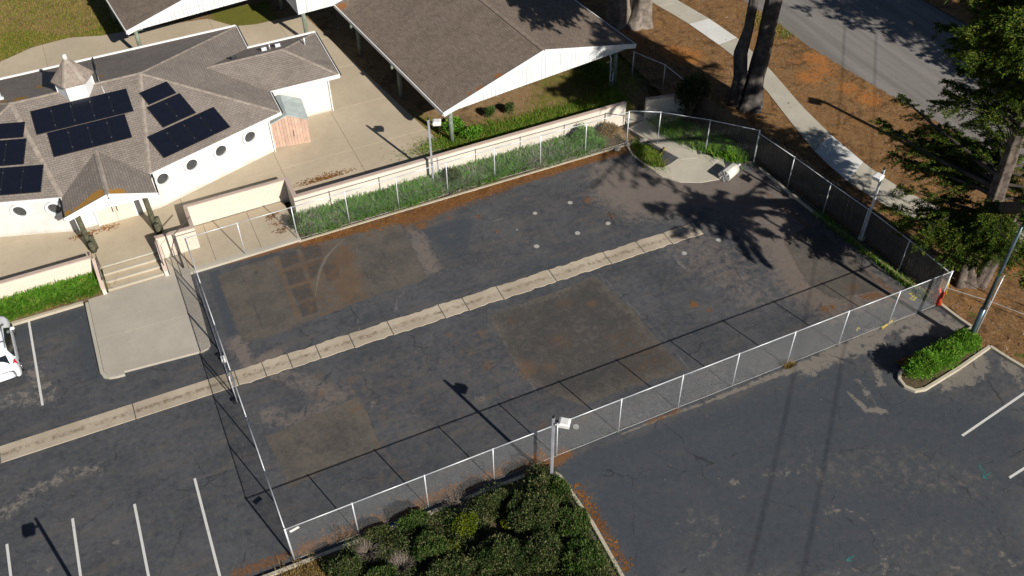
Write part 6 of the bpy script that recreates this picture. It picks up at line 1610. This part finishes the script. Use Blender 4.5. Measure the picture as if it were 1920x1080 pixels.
# ================================================================ LAMPS AND POLES
def lamp(label, base, h, rz, group='shoebox lamps round the lot', pm='lampgrey'):
    t = thing('street_lamp', label, 'lamp', base, group)
    x, y, z = base
    c_, s_ = math.cos(rz), math.sin(rz); D = lambda a, b, zz: (x+a*c_-b*s_, y+a*s_+b*c_, z+zz)
    mb = MB().obox((x, y, z+h/2), (.06*c_, .06*s_, 0), (-.06*s_, .06*c_, 0), (0, 0, h/2)); mb.build('pole', M[pm], t, bevel=.012)
    MB().obox((x, y, z+.09), (.16*c_, .16*s_, 0), (-.16*s_, .16*c_, 0), (0, 0, .1)).build('base', M['kerb'], t, bevel=.02)
    MB().obox((x, y, z+h+.05), (.045*c_, .045*s_, 0), (-.045*s_, .045*c_, 0), (0, 0, .07)).build('cap', M['darkmetal'], t)
    MB().obox(D(.16, 0, h-.16), (.14*c_, .14*s_, 0), (-.03*s_, .03*c_, 0), (0, 0, .035)).build('arm', M['darkmetal'], t)
    mb = MB(); mb.v = [D(.24, -.21, h-.30), D(.68, -.21, h-.30), D(.68, .21, h-.30), D(.24, .21, h-.30), D(.22, -.22, h-.12), D(.70, -.22, h-.12), D(.70, .22, h-.12), D(.22, .22, h-.12), D(.30, -.16, h-.07), D(.62, -.16, h-.07), D(.62, .16, h-.07), D(.30, .16, h-.07)]
    mb.f = [[3, 2, 1, 0], [8, 9, 10, 11]]+[[i, (i+1) % 4, 4+(i+1) % 4, 4+i] for i in range(4)]+[[4+i, 4+(i+1) % 4, 8+(i+1) % 4, 8+i] for i in range(4)]
    hd = mb.build('lamp_head', M['lamphead'], t, bevel=.012)
    mb = MB(); mb.poly([D(.29, -.17, h-.303), D(.64, -.17, h-.303), D(.64, .17, h-.303), D(.29, .17, h-.303)][::-1]).build('lens', M['glass'], hd)
    return t
lamp('grey shoebox lamp on a square pole standing in the front shrub bed', (11.13, -1.02, .05), 4.35, R(-38))
lamp('grey shoebox lamp rising out of the strap leaved hedge by the long wall', (14.1, 20.15, .05), 4.5, R(-22))
lamp('silver shoebox lamp at the dark board fence under the cypress', (33.28, 5.6, .05), 4.75, R(200), pm='galv')
lamp('shoebox lamp standing past the bottom left corner, casting its shadow between the lines', (-7.3, -.6, .0), 4.4, R(175))
sp_ = thing('steel_pole', 'tall blue grey steel pole at the end of the kerbed island', 'pole', (33.05, -2.62, .05))
MB().tube([(33.05, -2.62, -.05), (33.05, -2.6, 2.4)], [.125, .125], 14).build('sleeve', M['steelpole'], sp_, True)
MB().tube([(33.05, -2.6, 2.4), (33.05, -2.58, 5.2), (33.05, -2.56, 8.0)], [.10, .085, .06], 14).build('shaft', M['steelpole'], sp_, True)
MB().tube([(33.19, -2.72, .1), (33.2, -2.72, 4.6)], .03, 6).build('conduit', M['galv'], sp_, True)
up_ = thing('street_lamp', 'tall grey wooden lamp pole by the road behind the cypress boughs', 'lamp', (43.3, 4.1, .1))
MB().tube([(43.3, 4.1, .0), (43.3, 4.1, 4), (43.3, 4.1, 8.2)], [.19, .17, .13], 12).build('pole', M['barkpale'], up_, True)
MB().bar((43.3, 4.1, 8.0), (42.9, 4.5, 8.05), .08, .08).build('arm', M['darkmetal'], up_)
MB().obox((42.75, 4.65, 8.05), (.25, -.25, 0), (.22, .22, 0), (0, 0, .09)).build('lamp_head', M['lamphead'], up_, bevel=.02)
up_ = thing('utility_pole', 'grey wooden utility pole past the right edge that carries the near wire ends', 'pole', (56, 12.3, .1))
MB().tube([(56, 12.3, .0), (56, 12.3, 5), (56, 12.3, 10.4)], [.19, .17, .13], 12).build('shaft', M['barkpale'], up_, True)
MB().bar((55.2, 13.0, 9.7), (56.8, 11.6, 9.7), .1, .12).build('crossarm', M['barkpale'], up_)
for k, (lb, a, b) in enumerate([('upper of two power lines leaving the utility pole to the lower right', (55.2, 13.0, 9.9), (8.0, -35.5, 9.9)), ('lower of two power lines leaving the utility pole to the lower right', (56.8, 11.6, 9.9), (9.3, -37.0, 9.9))]):
    t = thing('power_line', lb, 'wire', a, 'power lines over the parking lot'); a = Vector(a); b = Vector(b)
    MB().tube([tuple(a.lerp(b, q/20)+Vector((0, 0, -1.1*4*(q/20)*(1-q/20)))) for q in range(21)], .016, 5).build('wire', M['rubber'], t)
pp_ = thing('utility_pole', 'wooden utility pole past the bottom right that carries the far wire ends', 'pole', (8.65, -36.2, 0))
MB().tube([(8.65, -36.2, -.2), (8.65, -36.2, 10.4)], [.19, .13], 12).build('shaft', M['barkpale'], pp_, True)
MB().bar((7.8, -35.3, 9.75), (9.5, -37.2, 9.75), .1, .12).build('crossarm', M['barkpale'], pp_)
# yellow guy guard, orange netting, yellow strip
t = MB().tube([(34.35, .35, .12), (34.95, .98, 1.25)], .035, 8).build('guy_guard', M['yellow'], None, True); tag(t, 'thin yellow guy wire guard leaning by the low wire fence', 'guy guard')
mb = MB(); nn = 16
for i in range(nn+1):
    for j in range(6):
        t_ = i/nn; mb.v.append((33.45-.10*t_*0+.06*math.sin(i*1.3+j), .12+.75*t_*(.9)-.0, .05+.17*j*(1+.25*math.sin(i*.9))*(1 if t_ < .6 else .8)))
        mb.v[-1] = (mb.v[-1][0]+.05*math.sin(j*1.7+i*.6), mb.v[-1][1]-.3+.04*math.cos(j*2+i), mb.v[-1][2])
for i in range(nn):
    for j in range(5): mb.f.append([i*6+j, i*6+6+j, i*6+7+j, i*6+1+j])
ob = mb.build('safety_netting', M['orange'], None, True); s_ = ob.modifiers.new('solid', 'SOLIDIFY'); s_.thickness = .02
tag(ob, 'crumpled orange red safety netting tied at the right fence corner', 'safety netting')
tag(MB().obox((30.31, 0.02, 0.05), (.42, .10, 0), (-.012, .04, 0), (0, 0, .03)).build('yellow_strip', M['yellow'], bevel=.01), 'faded yellow strip lying at the foot of the front mesh fence', 'strip')
tag(MB().tube([(24.62, 17.95, 0.1), (24.38, 18.51, 0.16)], .03, 5).build('yellow_board', M['yellow']), 'yellow board lying in the grass at the far corner of the lot', 'board') if False else None
tag(MB().obox((27.67, 16.98, 0.12), (.36, .26, .03), (-.03, .04, 0), (0, 0, .012)).build('yellow_board', M['yellowdull']), 'yellow board lying in the grass beside the concrete walkway', 'board')
# carpet roll, broken concrete
ro = thing('carpet_roll', 'rolled up cream carpet lying on the concrete apron', 'carpet roll', (29.9, 13.5, 0))
a, b = Vector((29.4, 13.1, .40)), Vector((30.35, 13.5, .40)); d = (b-a).normalized(); s_ = Vector((-d.y, d.x, 0)); seg = 64; mb = MB()
for end in (0, 1):
    pass
turns = 5; m_ = seg*turns
for i in range(m_+1):
    th = 2*math.pi*i/seg; r = .05+.33*i/m_
    o_ = s_*math.cos(th)*r+Vector((0, 0, math.sin(th)*r))
    w_ = .012*math.sin(i*.7)
    for q in (a+d*w_, b-d*w_): mb.v.append(tuple(q+o_))
for i in range(m_): mb.f.append([2*i, 2*i+1, 2*i+3, 2*i+2])
ob = mb.build('roll', M['rollcream'], ro, True); md = ob.modifiers.new('solid', 'SOLIDIFY'); md.thickness = .042; md.offset = 0
MB().tube([tuple(a+d*.05), tuple(b-d*.05)], .33, 24).build('core', M['rollshade'], ro, True)
MB().obox(tuple(b+d*.35+Vector((0, 0, -.12))), d*.35, s_*.05, Vector((0, 0, .03))).build('batten', M['rollcream'], ro)
def rock(label, c, r, sq=.6):
    bm = bmesh.new(); bmesh.ops.create_icosphere(bm, subdivisions=2, radius=1)
    for v in bm.verts:
        v.co *= random.uniform(.72, 1.12); v.co = Vector((v.co.x*r*random.uniform(.9, 1.15), v.co.y*r*.75, v.co.z*r*sq))
        v.co += Vector(c)
    me = bpy.data.meshes.new('concrete_lump'); bm.to_mesh(me); bm.free(); me.materials.append(M['rock'])
    tag(link('concrete_lump', me), label, 'concrete lump', 'broken concrete at the far corner')
rock('grey concrete lump in the grass of the corner bed', (27.15, 18.36, 0.12), .3)
rock('pale concrete lump on the asphalt near the end of the hedge', (25.34, 18.43, 0.06), .24, .4)
rock('small pale lump beside the corner fence post', (26.14, 18.54, 0.05), .17, .5)
rock('flat white broken slab edge just behind the carpet roll', (30, 14.91, 0.05), .3, .18)
# green street sign plate and something pale across the road
sgn = thing('road_sign', 'small pale blue white sign at the far side of the road', 'sign', (58.0, 24.6, .1))
MB().tube([(56.6, 23.9, .05), (56.6, 23.9, 1.5)], .03, 6).build('post', M['galv'], sgn)
MB().obox((56.58, 23.85, 1.3), (.32, -.1, 0), (.0, .012, 0), (0, 0, .24)).build('plate', M['white'], sgn)

# ================================================================ CAR
car = thing('parked_car', 'white hatchback with roof bars parked nose in against the bright hedge', 'car', (-9.95, 16.9, 0))
cw = Vector((-9.95, 16.85, 0)); ang = R(3.0); cu, su = math.cos(ang), math.sin(ang)
CP = lambda x, y, z: (cw.x+x*cu-y*su, cw.y+x*su+y*cu, z)
# stations from rear to front: y, [(half width, z) sill .. belt .. roof edge .. roof centre]
ST = [(-2.12, [(.60, .42), (.66, .55), (.66, .78), (.60, .90), (.0, .92)]),
      (-2.04, [(.78, .30), (.84, .52), (.83, .86), (.74, 1.02), (.0, 1.06)]),
      (-1.80, [(.86, .24), (.90, .55), (.88, .95), (.74, 1.18), (.0, 1.24)]),
      (-1.35, [(.87, .22), (.915, .56), (.89, .99), (.66, 1.42), (.0, 1.48)]),
      (-.80, [(.86, .20), (.91, .56), (.885, .98), (.64, 1.46), (.0, 1.52)]),
      (.0, [(.86, .20), (.905, .55), (.88, .96), (.63, 1.45), (.0, 1.51)]),
      (.55, [(.86, .20), (.905, .55), (.88, .95), (.64, 1.36), (.0, 1.42)]),
      (1.15, [(.86, .22), (.90, .55), (.87, .93), (.72, 1.03), (.0, 1.08)]),
      (1.7, [(.84, .24), (.885, .52), (.84, .84), (.66, .92), (.0, .96)]),
      (2.05, [(.74, .28), (.78, .48), (.72, .72), (.58, .80), (.0, .84)]),
      (2.2, [(.55, .36), (.60, .48), (.56, .62), (.48, .68), (.0, .70)])]
mb = MB()
for y, pr in ST:
    full = [(-x, z) for x, z in pr]+[(x, z) for x, z in pr[:-1][::-1]]
    mb.v += [CP(x, y, z) for x, z in full]
K = 9
for i in range(len(ST)-1):
    for k in range(K-1): mb.f.append([i*K+k, i*K+k+1, (i+1)*K+k+1, (i+1)*K+k])
mb.f.append(list(range(K))); mb.f.append([(len(ST)-1)*K+k for k in range(K)][::-1])
cb = mb.build('body', M['carpaint'], car, True); ss = cb.modifiers.new('sub', 'SUBSURF'); ss.levels = 2; ss.render_levels = 2
def quad_on(pts, name, m, par=car, off=.012):
    P = [Vector(CP(*p)) for p in pts]; n = (P[1]-P[0]).cross(P[2]-P[0]).normalized()
    c_ = sum(P, Vector())/len(P); mid = Vector(CP(0, c_.y-cw.y, .8))
    if n.dot(c_-Vector((cw.x, c_.y, .7))) < 0: n = -n
    mb = MB(); k = len(P); mb.v = [tuple(p-n*.03) for p in P]+[tuple(p+n*off) for p in P]
    mb.f = [list(range(k))[::-1], list(range(k, 2*k))]+[[i, (i+1) % k, k+(i+1) % k, k+i] for i in range(k)]
    return mb.build(name, M[m], par)
for s_ in (1, -1):
    quad_on([(s_*.862, -1.45, 1.02), (s_*.868, -.62, 1.01), (s_*.665, -.62, 1.42), (s_*.69, -1.2, 1.37)], 'side_window', 'glass')
    quad_on([(s_*.868, -.56, 1.01), (s_*.862, .75, .98), (s_*.70, .42, 1.33), (s_*.662, -.56, 1.42)], 'side_window', 'glass')
    quad_on([(s_*.80, -1.9, .78), (s_*.86, -1.72, .82), (s_*.82, -1.66, 1.12), (s_*.70, -1.86, 1.08)], 'tail_light', 'red_lens', off=.03)
    MB().tube([CP(s_*.62, -1.15, 1.50), CP(s_*.62, .45, 1.47)], .02, 6).build('roof_rail', M['chrome'], car)
    for y in (-1.35, 1.32):
        wh = MB().tube([CP(s_*.74, y, .32), CP(s_*.91, y, .32)], .32, 24).build('wheel', M['rubber'], car, True)
        MB().tube([CP(s_*.90, y, .32), CP(s_*.925, y, .32)], .19, 16).build('rim', M['chrome'], wh, True)
    m_ = MB().obox(CP(s_*1.0, .62, 1.0), (.1, 0, 0), (0, .06, 0), (0, 0, .07)).build('mirror', M['carpaint'], car, bevel=.04)
    quad_on([(s_*.62, 2.0, .62), (s_*.72, 1.9, .64), (s_*.70, 1.86, .76), (s_*.58, 1.98, .74)], 'headlight', 'chrome', off=.03)
quad_on([(-.60, -1.86, 1.09), (.60, -1.86, 1.09), (.55, -1.52, 1.37), (-.55, -1.52, 1.37)], 'rear_window', 'glass', off=.03)
quad_on([(-.68, 1.02, 1.08), (.68, 1.02, 1.08), (.56, .60, 1.37), (-.56, .60, 1.37)], 'windscreen', 'glass', off=.03)
quad_on([(-.24, -2.1, .66), (.24, -2.1, .66), (.24, -2.08, .80), (-.24, -2.08, .80)], 'licence_plate', 'trim', off=.05)
quad_on([(-.70, -2.03, .34), (.70, -2.03, .34), (.66, -2.10, .46), (-.66, -2.10, .46)], 'bumper', 'rubber', off=.035)
for y in (-.75, .1):
    MB().bar(CP(-.6, y, 1.545), CP(.6, y, 1.545), .05, .035).build('roof_bar', M['chrome'], car)
